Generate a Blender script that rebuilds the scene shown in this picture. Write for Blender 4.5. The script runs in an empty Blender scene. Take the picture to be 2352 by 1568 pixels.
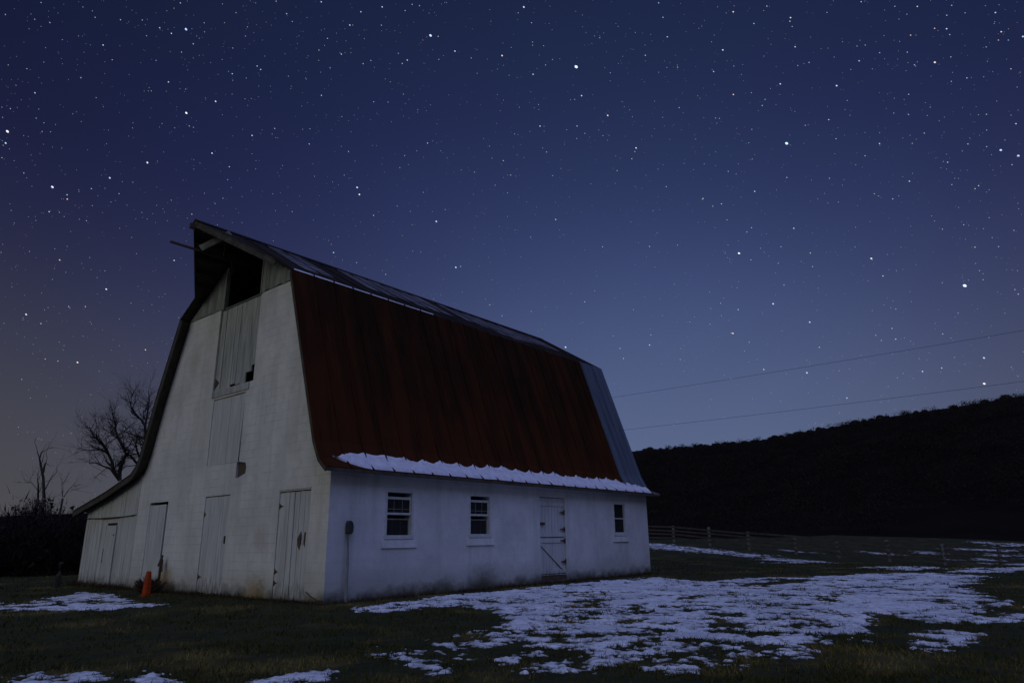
import bpy, bmesh, math, random
import numpy as np
from mathutils import Vector, Matrix

random.seed(7)
rng = np.random.default_rng(11)
S = bpy.context.scene
C = S.collection
PI = math.pi

# ---------------------------------------------------------------- camera
CAM = Vector((-8.963, -12.495, 1.201))
YAW, PITCH, ROLL, FPX = 0.690, 0.283, -0.014, 1568.0      # FPX: focal length for a 2352 px wide picture (24 mm)
_f = Vector((math.cos(YAW) * math.cos(PITCH), math.sin(YAW) * math.cos(PITCH), math.sin(PITCH)))
_r = Vector((math.sin(YAW), -math.cos(YAW), 0))
_u = _r.cross(_f)
_r2 = math.cos(ROLL) * _r + math.sin(ROLL) * _u
_u2 = -math.sin(ROLL) * _r + math.cos(ROLL) * _u
cd = bpy.data.cameras.new("camera")
cam = bpy.data.objects.new("camera", cd)
C.objects.link(cam)
S.camera = cam
cd.sensor_width = 36
cd.lens = 24
cd.clip_end = 20000
cam.matrix_world = Matrix(((_r2.x, _u2.x, -_f.x, CAM.x), (_r2.y, _u2.y, -_f.y, CAM.y), (_r2.z, _u2.z, -_f.z, CAM.z), (0, 0, 0, 1)))

def ray(px, py):
    return _f + _r2 * ((px - 1176) / FPX) + _u2 * ((784 - py) / FPX)
def at(px, py, dist):                       # point seen there, at that horizontal distance
    r = ray(px, py)
    return CAM + r * (dist / math.hypot(r.x, r.y))
def on_ground(px, py):
    r = ray(px, py)
    return CAM + r * (-CAM.z / r.z)

# ---------------------------------------------------------------- view, world, lamp
S.view_settings.view_transform = 'Standard'
S.view_settings.look = 'None'
S.view_settings.exposure = 0
S.view_settings.gamma = 1
SUN_EL, SUN_AZ = math.radians(66), math.radians(-98)      # azimuth from +X, counter-clockwise
w = bpy.data.worlds.new("World")
S.world = w
w.use_nodes = True
nt = w.node_tree
nt.nodes.clear()
def N(t, typ, **kw):
    n = t.nodes.new(typ)
    for k, v in kw.items():
        if k == 'inp':
            for i, val in v.items(): n.inputs[i].default_value = val
        else: setattr(n, k, v)
    return n
def L(t, a, b): t.links.new(a, b)
def build_sky():
    t = nt
    tc = N(t, 'ShaderNodeTexCoord')
    nrm = N(t, 'ShaderNodeVectorMath', operation='NORMALIZE'); L(t, tc.outputs['Generated'], nrm.inputs[0])
    sep = N(t, 'ShaderNodeSeparateXYZ'); L(t, nrm.outputs[0], sep.inputs[0])
    ramp = N(t, 'ShaderNodeValToRGB'); L(t, sep.outputs['Z'], ramp.inputs[0])
    stops = [(0.0, (.061, .060, .050)), (.12, (.051, .051, .049)), (.24, (.0305, .031, .047)), (.36, (.0125, .0125, .034)), (.48, (.006, .0065, .0255)), (.62, (.0045, .007, .0203)), (1.0, (.0035, .0085, .016))]
    el = ramp.color_ramp.elements
    el[0].position, el[0].color = stops[0][0], (*stops[0][1], 1)
    el[1].position, el[1].color = stops[-1][0], (*stops[-1][1], 1)
    for p, c in stops[1:-1]:
        e = el.new(p); e.color = (*c, 1)
    ramp.color_ramp.interpolation = 'B_SPLINE'; cur = ramp.outputs['Color']
    def lobe(azd, eld, power, col, cur, lo=0.0):
        a, e = math.radians(azd), math.radians(eld)
        d = N(t, 'ShaderNodeVectorMath', operation='DOT_PRODUCT')
        L(t, nrm.outputs[0], d.inputs[0]); d.inputs[1].default_value = (math.cos(e) * math.cos(a), math.cos(e) * math.sin(a), math.sin(e))
        m = N(t, 'ShaderNodeMath', operation='MAXIMUM'); L(t, d.outputs['Value'], m.inputs[0]); m.inputs[1].default_value = 0
        p = N(t, 'ShaderNodeMath', operation='POWER'); L(t, m.outputs[0], p.inputs[0]); p.inputs[1].default_value = power
        v = N(t, 'ShaderNodeVectorMath', operation='SCALE'); v.inputs[0].default_value = col; L(t, p.outputs[0], v.inputs['Scale'])
        ad = N(t, 'ShaderNodeVectorMath', operation='ADD'); L(t, cur, ad.inputs[0]); L(t, v.outputs[0], ad.inputs[1])
        return ad.outputs[0]
    cur = lobe(28, 2, 12, (.0413, .0696, .1389), cur)       # blue-grey glow low behind the barn
    cur = lobe(28, 4, 2.5, (.0113, .0182, .0691), cur)
    cur = lobe(86, -6, 16, (.0085, .0045, 0), cur)          # town glow low on the left
    cur = lobe(178, 8, 7, (.93, .96, .95), cur)             # the town itself lights the sky behind the camera's left
    noise = N(t, 'ShaderNodeTexNoise', inp={'Scale': 1.6, 'Detail': 3.0}); L(t, nrm.outputs[0], noise.inputs['Vector'])
    mr = N(t, 'ShaderNodeMapRange', inp={'From Min': .3, 'From Max': .7, 'To Min': .92, 'To Max': 1.08}); L(t, noise.outputs[0], mr.inputs[0])
    sc = N(t, 'ShaderNodeVectorMath', operation='SCALE'); L(t, cur, sc.inputs[0]); L(t, mr.outputs[0], sc.inputs['Scale'])
    bg = N(t, 'ShaderNodeBackground'); L(t, sc.outputs[0], bg.inputs[0]); bg.inputs[1].default_value = 1.0
    sky = N(t, 'ShaderNodeTexSky', sky_type='NISHITA', sun_disc=False)
    sky.sun_elevation = SUN_EL; sky.sun_rotation = PI / 2 - SUN_AZ
    bg2 = N(t, 'ShaderNodeBackground'); L(t, sky.outputs[0], bg2.inputs[0]); bg2.inputs[1].default_value = 0.0006   # moonlit air
    add = N(t, 'ShaderNodeAddShader'); L(t, bg.outputs[0], add.inputs[0]); L(t, bg2.outputs[0], add.inputs[1])
    out = N(t, 'ShaderNodeOutputWorld'); L(t, add.outputs[0], out.inputs[0])
build_sky()
sd = bpy.data.lights.new("sun", 'SUN')
sd.energy = 1.1
sd.color = (.36, .45, 1.0)
sd.angle = math.radians(55)
sun = bpy.data.objects.new("sun", sd)
C.objects.link(sun)
sdir = Vector((math.cos(SUN_EL) * math.cos(SUN_AZ), math.cos(SUN_EL) * math.sin(SUN_AZ), math.sin(SUN_EL)))
sun.rotation_euler = sdir.to_track_quat('Z', 'Y').to_euler()
sun.location = (-5, -20, 30)

# ---------------------------------------------------------------- materials
def mat(name, base, var=None, scale=(3, 3, 3), rough=.85, bump=0.0, bscale=30, detail=6, lo=.35, hi=.65, metal=0.0, extra=None, spec=.2):
    m = bpy.data.materials.new(name); m.use_nodes = True
    t = m.node_tree; b = t.nodes['Principled BSDF']
    b.inputs['Roughness'].default_value = rough
    b.inputs['Metallic'].default_value = metal
    b.inputs['Specular IOR Level'].default_value = spec
    tc = N(t, 'ShaderNodeTexCoord')
    col = None
    if var is None: var = tuple(c * .6 for c in base)
    mp = N(t, 'ShaderNodeMapping'); L(t, tc.outputs['Object'], mp.inputs[0]); mp.inputs['Scale'].default_value = scale
    n = N(t, 'ShaderNodeTexNoise', inp={'Scale': 1.0, 'Detail': detail, 'Roughness': .62}); L(t, mp.outputs[0], n.inputs['Vector'])
    r = N(t, 'ShaderNodeMapRange', inp={'From Min': lo, 'From Max': hi}); L(t, n.outputs[0], r.inputs[0])
    mx = N(t, 'ShaderNodeMix', data_type='RGBA'); L(t, r.outputs[0], mx.inputs[0])
    mx.inputs[6].default_value = (*base, 1); mx.inputs[7].default_value = (*var, 1)
    col = mx.outputs[2]
    if extra: col = extra(t, tc, col)
    L(t, col, b.inputs['Base Color'])
    if bump:
        nb = N(t, 'ShaderNodeTexNoise', inp={'Scale': bscale, 'Detail': 4.0}); L(t, tc.outputs['Object'], nb.inputs['Vector'])
        bp = N(t, 'ShaderNodeBump', inp={'Strength': bump, 'Distance': .02}); L(t, nb.outputs[0], bp.inputs['Height']); L(t, bp.outputs[0], b.inputs['Normal'])
    return m
def mixin(t, col, fac, rgb):
    mx = N(t, 'ShaderNodeMix', data_type='RGBA'); L(t, fac, mx.inputs[0]); L(t, col, mx.inputs[6]); mx.inputs[7].default_value = (*rgb, 1)
    return mx.outputs[2]
def mth(t, op, a, b=None, clamp=False):
    n = N(t, 'ShaderNodeMath', operation=op, use_clamp=clamp)
    for i, v in enumerate((a, b)):
        if v is None: continue
        if isinstance(v, (int, float)): n.inputs[i].default_value = v
        else: L(t, v, n.inputs[i])
    return n.outputs[0]
def noisev(t, tc, scale, detail=5, sc=(1, 1, 1)):
    mp = N(t, 'ShaderNodeMapping'); L(t, tc.outputs['Object'], mp.inputs[0]); mp.inputs['Scale'].default_value = sc
    n = N(t, 'ShaderNodeTexNoise', inp={'Scale': scale, 'Detail': detail, 'Roughness': .6}); L(t, mp.outputs[0], n.inputs['Vector'])
    return n.outputs[0]
def rng_map(t, v, a, b, c=0, d=1):
    r = N(t, 'ShaderNodeMapRange', inp={'From Min': a, 'From Max': b, 'To Min': c, 'To Max': d}); L(t, v, r.inputs[0]); return r.outputs[0]

def wall_extra(spots, joints=True):
    def ex(t, tc, col):
        sep = N(t, 'ShaderNodeSeparateXYZ'); L(t, tc.outputs['Object'], sep.inputs[0])
        # run-off streaks
        st = noisev(t, tc, 1.0, 5, (2.6, 2.6, .22))
        col = mixin(t, col, rng_map(t, st, .52, .75, 0, .42), (.36, .38, .34))
        # joints of the block courses showing through the paint
        if joints:
            zz = mth(t, 'DIVIDE', sep.outputs['Z'], .203)
            front = mth(t, 'LESS_THAN', sep.outputs['X'], .02)
            ln = mth(t, 'GREATER_THAN', mth(t, 'FRACT', zz), .92)
            hb = mth(t, 'ADD', mth(t, 'DIVIDE', mth(t, 'ADD', sep.outputs['Y'], sep.outputs['X']), .406), mth(t, 'MULTIPLY', mth(t, 'FLOOR', zz), .5))
            ln = mth(t, 'MAXIMUM', ln, mth(t, 'GREATER_THAN', mth(t, 'FRACT', hb), .965))
            ln = mth(t, 'MULTIPLY', ln, mth(t, 'ADD', mth(t, 'MULTIPLY', front, .75), .35))
            nn = noisev(t, tc, 1.3, 3)
            col = mixin(t, col, mth(t, 'MULTIPLY', ln, rng_map(t, nn, .36, .60, .03, .40)), (.34, .35, .34))
            bl = noisev(t, tc, 4.5, 6)
            col = mixin(t, col, rng_map(t, bl, .52, .72, 0, .35), (.40, .41, .37))
        # splash dirt and algae at the foot, plus painted occlusion darkening toward the ground
        nz = noisev(t, tc, 2.2, 6)
        h = mth(t, 'ADD', sep.outputs['Z'], rng_map(t, nz, .3, .7, -.12, .14))
        col = mixin(t, col, rng_map(t, h, .70, .02, 0, .55), (.24, .245, .19))
        col = mixin(t, col, rng_map(t, h, .30, .02, 0, .9), (.055, .052, .034))
        fine = noisev(t, tc, 9, 6)
        for (x, y, z, r, rgb, k) in spots:
            d = N(t, 'ShaderNodeVectorMath', operation='DISTANCE'); L(t, tc.outputs['Object'], d.inputs[0]); d.inputs[1].default_value = (x, y, z)
            dd = mth(t, 'ADD', d.outputs['Value'], rng_map(t, fine, .3, .7, -.14, .14))
            col = mixin(t, col, rng_map(t, dd, r, r * .25, 0, k), rgb)
        return col
    return ex
M = {}
brown = (.34, .22, .08)
M['wall'] = mat('painted masonry', (.71, .70, .68), (.55, .55, .53), (1.1, 1.1, .8), .92, .35, 26,
    extra=wall_extra([(0, 7.15, .25, .55, brown, .75), (0, 2.75, .12, .5, brown, .6), (0, 2.35, .1, .4, (.2, .15, .06), .6), (0, 5.2, .1, .35, (.2, .18, .1), .5),
                      (0, 1.05, 6.6, .35, (.42, .43, .38), .6), (0, 6.9, 6.4, .5, (.42, .42, .3), .5), (0, 2.6, 1.3, .4, (.45, .40, .38), .6), (4.9, 0, .0, .75, (.10, .10, .07), .75), (3.6, 0, .0, .45, (.12, .12, .08), .6), (0, 1.0, 5.3, .22, (.35, .36, .33), .6)]))
def wood_extra(k=.5, dark=(.16, .15, .13), foot=True):
    def ex(t, tc, col):
        sep = N(t, 'ShaderNodeSeparateXYZ'); L(t, tc.outputs['Object'], sep.inputs[0])
        st = noisev(t, tc, 1.0, 7, (16, 16, .9))
        col = mixin(t, col, rng_map(t, st, .52, .72, 0, k), dark)
        if foot:
            nz = noisev(t, tc, 7, 6, (1.5, 1.5, .5))
            h = mth(t, 'ADD', sep.outputs['Z'], rng_map(t, nz, .3, .7, -.2, .25))
            col = mixin(t, col, rng_map(t, h, .42, .0, 0, .85), (.10, .09, .07))
        return col
    return ex
M['wood'] = mat('weathered white boards', (.60, .61, .60), (.46, .47, .46), (3, 3, .6), .9, .3, 40, extra=wood_extra(.42))
M['wood_old'] = mat('peeling grey boards', (.47, .49, .47), (.30, .31, .29), (6, 6, .8), .92, .4, 40, extra=wood_extra(.65, (.10, .09, .08), False))
M['wood_hood_shade'] = mat('bare grey boards with painted hood shade', (.30, .315, .285), (.17, .175, .155), (6, 6, .8), .92, .4, 40, extra=wood_extra(.6, (.07, .065, .05), False))  # weathered grey, darkened further to paint in the shade below the hay hood
M['wood_side'] = mat('white plank door paint', (.60, .60, .58), (.50, .50, .48), (3, 3, .7), .9, .3, 40, extra=wood_extra(.35))
M['frame'] = mat('white window paint', (.62, .63, .62), (.5, .5, .48), (8, 8, 8), .8)
M['dark_wood'] = mat('dark bare timber', (.10, .085, .065), (.05, .042, .032), (5, 5, 5), .9, .3, 20)
M['pale_wood'] = mat('grey bare timber', (.30, .29, .25), (.18, .17, .14), (5, 5, 5), .9, .3, 20)
M['rake'] = mat('worn rake board', (.085, .082, .070), (.045, .042, .036), (6, 6, 3), .9, .3, 20)
M['iron'] = mat('rusty iron', (.06, .045, .03), (.11, .065, .03), (30, 30, 30), .8, .2, 60)
M['masonry'] = mat('bare brown masonry', (.13, .10, .075), (.08, .06, .045), (14, 14, 14), .95, .6, 50)
def rust_extra(t, tc, col):
    st = noisev(t, tc, 1.0, 5, (2.2, .12, .16))
    col = mixin(t, col, rng_map(t, st, .44, .66, 0, .85), (.016, .010, .004))
    st2 = noisev(t, tc, 1.0, 6, (7, .5, .55))
    col = mixin(t, col, rng_map(t, st2, .56, .75, 0, .6), (.10, .028, .009))
    sep = N(t, 'ShaderNodeSeparateXYZ'); L(t, tc.outputs['Object'], sep.inputs[0])
    big = noisev(t, tc, .5, 5)
    low = mth(t, 'ADD', sep.outputs['Z'], rng_map(t, big, .3, .7, -1.2, 1.2))
    col = mixin(t, col, rng_map(t, low, 6.2, 3.4, 0, .55), (.078, .023, .008))      # fresher rust where wet snow lies longest
    soot = noisev(t, tc, 1.0, 6, (2.4, .3, .3))
    col = mixin(t, col, rng_map(t, soot, .50, .66, 0, .8), (.018, .011, .005))
    fl = noisev(t, tc, 34, 3)
    col = mixin(t, col, rng_map(t, fl, .62, .74, 0, .5), (.04, .014, .01))
    return col
M['rust'] = mat('rusty red roof metal', (.050, .0165, .0070), (.024, .0105, .0055), (1.1, .3, .35), .85, .15, 12, lo=.4, hi=.62, extra=rust_extra, spec=.04)
M['roof_top'] = mat('dull dark roof metal', (.030, .024, .024), (.016, .013, .014), (1.1, .3, .3), .85, .1, 12, spec=.08)
M['zinc'] = mat('bare roof metal', (.14, .165, .21), (.085, .105, .14), (5, .4, .4), .5, .1, 12, metal=.2)
M['thin_snow'] = mat('thin roof snow', (.17, .165, .19), (.05, .048, .058), (1.2, 3, 3), .85, .4, 30, spec=.05)
M['roof_snow'] = mat('roof snow', (.72, .72, .78), (.55, .55, .62), (6, 6, 6), .8, .5, 40)
def snow_extra(t, tc, col):
    a = noisev(t, tc, 2.2, 8)
    col = mixin(t, col, rng_map(t, a, .50, .66, 0, .55), (.30, .32, .35))
    b = noisev(t, tc, 9, 6)
    col = mixin(t, col, rng_map(t, b, .50, .66, 0, .60), (.20, .22, .20))
    at2 = N(t, 'ShaderNodeAttribute', attribute_name='depth')      # thin snow lets the turf show through
    c2 = noisev(t, tc, 24, 5)
    dd = mth(t, 'ADD', at2.outputs['Fac'], rng_map(t, c2, .3, .7, -.45, .45))
    return mixin(t, col, rng_map(t, dd, .75, -.05, 0, .90), (.055, .052, .022))
M['snow'] = mat('old thin snow', (.74, .75, .80), (.50, .52, .58), (.8, .8, .8), .85, .6, 30, extra=snow_extra)
M['glass'] = mat('dusty window glass', (.018, .018, .018), (.030, .030, .028), (10, 10, 10), .45, spec=.15)
M['interior'] = mat('dark interior boards', (.03, .027, .022), None, (3, 3, 3), .95)
M['galv'] = mat('dull grey metal', (.14, .145, .15), (.08, .08, .085), (20, 20, 20), .6, .1, 30)
M['pale_paint'] = mat('weathered grey paint', (.26, .27, .28), (.18, .18, .19), (8, 8, 2), .8)
M['box'] = mat('dark enamel', (.055, .06, .06), None, (9, 9, 9), .7)
M['orange'] = mat('orange cone plastic', (.42, .052, .007), (.26, .030, .005), (18, 18, 18), .7)
M['black'] = mat('black rubber', (.03, .03, .03), None, (10, 10, 10), .8)
M['bark'] = mat('dark bark', (.055, .048, .042), (.03, .026, .022), (6, 6, 2), .95, .4, 12)
M['ridge'] = mat('leaf litter slope', (.0115, .009, .007), (.006, .005, .0042), (.05, .05, .05), .98, spec=.02)
M['woods'] = mat('bare winter woods', (.019, .0155, .012), (.009, .008, .0065), (.15, .15, .15), .98)
M['post'] = mat('pale fence post', (.17, .17, .18), (.13, .13, .13), (3, 3, 3), .95, .3, 12)
M['fence'] = mat('grey fence timber', (.075, .07, .066), (.04, .037, .035), (3, 3, 3), .95, .3, 12)
M['wire'] = mat('power cable', (.02, .02, .02), None, (1, 1, 1), .7)
def ground_extra(t, tc, col):
    a = noisev(t, tc, .55, 5)
    col = mixin(t, col, rng_map(t, a, .54, .72, 0, .8), (.115, .088, .024))
    b = noisev(t, tc, 7, 6)
    col = mixin(t, col, rng_map(t, b, .5, .75, 0, .7), (.008, .008, .004))
    return col
M['soil'] = mat('thin winter turf', (.030, .032, .009), (.017, .019, .006), (1.3, 1.3, 1.3), .98, .6, 22, extra=ground_extra)
def blade_extra(t, tc, col):
    a = noisev(t, tc, .55, 5)
    return mixin(t, col, rng_map(t, a, .50, .64, 0, .85), (.20, .155, .05))
M['grass'] = mat('winter grass blades', (.038, .044, .012), (.060, .054, .014), (2.5, 2.5, 2.5), .95, extra=blade_extra, spec=.05)
M['weed'] = mat('dead brown weeds', (.085, .052, .028), (.045, .028, .016), (6, 6, 6), .95)

# ---------------------------------------------------------------- helpers
class MB:
    def __init__(s): s.v = []; s.f = []
    def add(s, vs, fs):
        o = len(s.v); s.v += [tuple(p) for p in vs]; s.f += [tuple(i + o for i in f) for f in fs]; return s
    def box(s, a, b):
        x0, y0, z0 = [min(p, q) for p, q in zip(a, b)]; x1, y1, z1 = [max(p, q) for p, q in zip(a, b)]
        return s.add([(x0, y0, z0), (x1, y0, z0), (x1, y1, z0), (x0, y1, z0), (x0, y0, z1), (x1, y0, z1), (x1, y1, z1), (x0, y1, z1)],
                     [(0, 3, 2, 1), (4, 5, 6, 7), (0, 1, 5, 4), (1, 2, 6, 5), (2, 3, 7, 6), (3, 0, 4, 7)])
    def prism(s, poly, off):                # polygon of 3D points swept by a vector
        n = len(poly); off = Vector(off)
        vs = [Vector(p) for p in poly]; vs += [p + off for p in vs]
        return s.add(vs, [tuple(range(n))[::-1], tuple(range(n, 2 * n))] + [(i, (i + 1) % n, n + (i + 1) % n, n + i) for i in range(n)])
    def bar(s, a, b, wd, ht, up=(0, 0, 1)): # rectangular bar between two points
        a, b = Vector(a), Vector(b); d = (b - a).normalized(); up = Vector(up)
        sd_ = d.cross(up)
        if sd_.length < 1e-4: sd_ = d.cross(Vector((1, 0, 0)))
        sd_.normalize(); u = sd_.cross(d)
        q = [a + sd_ * (i * wd / 2) + u * (j * ht / 2) for i, j in ((-1, -1), (1, -1), (1, 1), (-1, 1))]
        return s.prism(q, b - a)
    def tube(s, pts, rad, n=8, caps=True):
        pts = [Vector(p) for p in pts]; o = len(s.v); rings = []
        if not isinstance(rad, (list, tuple)): rad = [rad] * len(pts)
        for i, p in enumerate(pts):
            d = (pts[min(i + 1, len(pts) - 1)] - pts[max(i - 1, 0)])
            d = d.normalized() if d.length > 1e-9 else Vector((0, 0, 1))
            a = d.cross(Vector((0, 0, 1)))
            if a.length < .05: a = d.cross(Vector((1, 0, 0)))
            a.normalize(); b = d.cross(a)
            for k in range(n):
                an = 2 * PI * k / n
                s.v.append(tuple(p + (a * math.cos(an) + b * math.sin(an)) * rad[i]))
        for i in range(len(pts) - 1):
            for k in range(n):
                k2 = (k + 1) % n
                s.f.append((o + i * n + k, o + i * n + k2, o + (i + 1) * n + k2, o + (i + 1) * n + k))
        if caps:
            s.f.append(tuple(o + k for k in range(n))[::-1]); s.f.append(tuple(o + (len(pts) - 1) * n + k for k in range(n)))
        return s
    def build(s, name, m, parent=None, smooth=False, bevel=0):
        me = bpy.data.meshes.new(name); me.from_pydata(s.v, [], s.f); me.update()
        bm = bmesh.new(); bm.from_mesh(me); bmesh.ops.recalc_face_normals(bm, faces=bm.faces); bm.to_mesh(me); bm.free()
        if smooth: me.polygons.foreach_set('use_smooth', [True] * len(me.polygons))
        me.materials.append(m)
        o = bpy.data.objects.new(name, me); C.objects.link(o)
        if parent: o.parent = parent; o.matrix_parent_inverse = Matrix.Translation(-world_loc(parent))
        if bevel:
            md = o.modifiers.new('bevel', 'BEVEL'); md.width = bevel; md.segments = 2; md.limit_method = 'ANGLE'
        return o
LOC = {}
def world_loc(o): return LOC.get(o.name, Vector((0, 0, 0)))
def thing(name, label, cat, loc=(0, 0, 0), group=None):
    o = bpy.data.objects.new(name, None); C.objects.link(o); o.location = loc; LOC[o.name] = Vector(loc)
    o['label'] = label; o['category'] = cat
    if group: o['group'] = group
    return o
def tag(o, label, cat, group=None):
    o['label'] = label; o['category'] = cat
    if group: o['group'] = group
    return o
def plate(outline, holes, axis, at_, thick):
    """flat wall with real openings; outline/holes are (u, z) loops, axis 0: plane x, axis 1: plane y; returns a bmesh"""
    bm = bmesh.new(); es = []
    for loop in [outline] + holes:
        vs = [bm.verts.new((at_, u, z) if axis == 0 else (u, at_, z)) for u, z in loop]
        es += [bm.edges.new((vs[i], vs[(i + 1) % len(vs)])) for i in range(len(vs))]
    bmesh.ops.triangle_fill(bm, use_beauty=True, use_dissolve=False, edges=es)
    g = bmesh.ops.extrude_face_region(bm, geom=bm.faces[:])
    off = (thick, 0, 0) if axis == 0 else (0, thick, 0)
    bmesh.ops.translate(bm, vec=off, verts=[e for e in g['geom'] if isinstance(e, bmesh.types.BMVert)])
    bmesh.ops.recalc_face_normals(bm, faces=bm.faces)
    return bm
def link_bm(name, bm, m, parent=None):
    me = bpy.data.meshes.new(name); bm.to_mesh(me); bm.free(); me.materials.append(m)
    o = bpy.data.objects.new(name, me); C.objects.link(o)
    if parent: o.parent = parent
    return o
def rect(u0, u1, z0, z1): return [(u0, z0), (u1, z0), (u1, z1), (u0, z1)]
def mesh_np(name, verts, faces, m, nper=4):
    me = bpy.data.meshes.new(name)
    verts = np.asarray(verts, np.float32); faces = np.asarray(faces, np.int32)
    me.vertices.add(len(verts)); me.vertices.foreach_set('co', verts.ravel())
    me.loops.add(faces.size); me.loops.foreach_set('vertex_index', faces.ravel())
    me.polygons.add(len(faces)); me.polygons.foreach_set('loop_start', np.arange(0, faces.size, nper, dtype=np.int32))
    me.polygons.foreach_set('loop_total', np.full(len(faces), nper, np.int32))
    me.update(calc_edges=True); me.materials.append(m)
    o = bpy.data.objects.new(name, me); C.objects.link(o)
    return o
# value noise
_tab = rng.random((256, 256)).astype(np.float32)
def vn(x, y):
    xi = np.floor(x).astype(int); yi = np.floor(y).astype(int); fx = x - xi; fy = y - yi
    fx = fx * fx * (3 - 2 * fx); fy = fy * fy * (3 - 2 * fy)
    a = _tab[xi & 255, yi & 255]; b = _tab[(xi + 1) & 255, yi & 255]; c = _tab[xi & 255, (yi + 1) & 255]; d = _tab[(xi + 1) & 255, (yi + 1) & 255]
    return (a * (1 - fx) + b * fx) * (1 - fy) + (c * (1 - fx) + d * fx) * fy
def fbm(x, y, o=5):
    s = 0; a = .5; t = 0
    for i in range(o):
        s = s + a * vn(x + 17.3 * i, y - 9.1 * i); t += a; a *= .55; x = x * 2.03; y = y * 2.03
    return s / t
def sstep(x, a, b):
    t = np.clip((x - a) / (b - a), 0, 1); return t * t * (3 - 2 * t)

# ---------------------------------------------------------------- terrain
def ridge_elev(az):                          # skyline of the wooded ridge, degrees
    return np.interp(az, [-60, -30, 0, 2.3, 6.2, 10.3, 14.8, 19.5, 24.5, 29.3, 40, 60, 90, 120, 150], [7.5, 8.6, 8.75, 8.7, 8.45, 8.25, 7.85, 7.35, 7.15, 6.9, 5.6, 3.2, 1.6, 1.4, 2.0])
def terrain(x, y):
    x = np.asarray(x, float); y = np.asarray(y, float)
    dx, dy = x - CAM.x, y - CAM.y
    r = np.hypot(dx, dy); az = np.degrees(np.arctan2(dy, dx))
    z = .03 * (fbm(x * .8, y * .8, 4) - .5) * sstep(np.maximum(-x, 0) + np.maximum(-y, 0) + np.maximum(x - 14, 0), .2, 2.0)
    z = z + (np.clip(.085 * (y - 4.5), -.9, 1.0)) * sstep(x, 18, 42) * (1 - sstep(r, 120, 200)) * sstep(r, 25, 50)
    z = z + 1.4 * sstep(r, 68, 130) * sstep(az, 22, 2)
    H = np.tan(np.radians(ridge_elev(az))) * 430 - 2.6
    z = z + H * sstep(r, 105, 430) ** 1.0 * (r > 100)
    return z

# ---------------------------------------------------------------- snow mask (patches that were left on the field)
polys = [
 [(800,1397),(900,1381),(1000,1369),(1120,1357),(1250,1346),(1400,1333),(1505,1326),(1620,1335),(1750,1346),(1840,1341),(1880,1325),(2000,1318),(2130,1315),(2260,1322),(2200,1347),(2262,1372),(2330,1388),(2240,1402),(2400,1416),(2400,1424),(2200,1427),(2040,1421),(1960,1442),(1900,1460),(1800,1480),(1750,1510),(1640,1522),(1560,1537),(1480,1534),(1400,1534),(1300,1536),(1200,1522),(1100,1505),(980,1534),(865,1514),(872,1485),(960,1487),(1050,1455),(1180,1430),(1150,1402),(1060,1390),(960,1396),(880,1405)],
 [(1630,1337),(1700,1328),(1790,1326),(1900,1330),(1780,1333),(1690,1340)],
 [(2190,1313),(2240,1303),(2400,1302),(2400,1309),(2280,1314)],
 [(-80,1386),(60,1384),(120,1374),(190,1361),(250,1364),(262,1375),(305,1381),(300,1387),(372,1387),(372,1393),(300,1397),(180,1404),(60,1400),(-80,1402)],
 [(-40,1328),(100,1326),(180,1330),(100,1336),(-40,1338)],
 [(30,1556),(80,1545),(135,1556),(150,1568),(110,1590),(20,1585)],
 [(165,1552),(200,1540),(250,1562),(240,1590),(165,1590)],
 [(300,1562),(350,1552),(410,1566),(400,1600),(300,1600)],
 [(585,1560),(680,1548),(760,1543),(770,1552),(690,1575),(590,1580)],
 [(2080,1470),(2140,1444),(2230,1455),(2200,1480),(2120,1492)],
 [(1900,1475),(1960,1462),(2000,1470),(1930,1485)],
 [(2270,1392),(2400,1384),(2400,1396),(2330,1402)],
 [(1990,1303),(2080,1299),(2180,1303),(2080,1308)],
]
WP = []
for pl in polys:
    WP.append(np.array([[p.x, p.y] for p in (on_ground(*q) for q in pl)]))
soft = [.26, .2, .3, .22, .5, .09, .09, .09, .12, .14, .12, .2, .6]
def ring(pa, pb, ra, rb, s):                 # streaks lying along the fence and in the field behind it
    t = [k / 6 for k in range(7)]
    q = [at(pa + (pb - pa) * k, 1240, ra[0] + (ra[1] - ra[0]) * k) for k in t] + [at(pb + (pa - pb) * k, 1240, rb[1] + (rb[0] - rb[1]) * k) for k in t]
    WP.append(np.array([[p.x, p.y] for p in q])); soft.append(s)
ring(1440, 1760, (52, 46.5), (58, 50), 1.6); ring(1740, 1905, (43.5, 42), (48, 46), .9); ring(1780, 1850, (38, 39), (40, 41), .7)
ring(2236, 2290, (66, 66), (70, 70), 1.2); ring(2300, 2420, (60.5, 60), (65, 66), 1.6); ring(2100, 2140, (70, 72), (75, 77), 1.2); ring(2270, 2400, (74, 74), (80, 80), 1.6)
ring(2300, 2345, (92, 94), (98, 100), 2.0); ring(2190, 2330, (84, 84), (89, 90), 2.2); ring(2236, 2420, (100, 100), (103, 103), 1.5); ring(1800, 1870, (58, 58), (60, 60), 1.0); ring(2180, 2260, (62, 62), (64, 64), 1.0); ring(1680, 1730, (47, 47), (49, 49), .5); ring(1990, 2060, (64, 65), (67, 68), 1.5)
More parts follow.
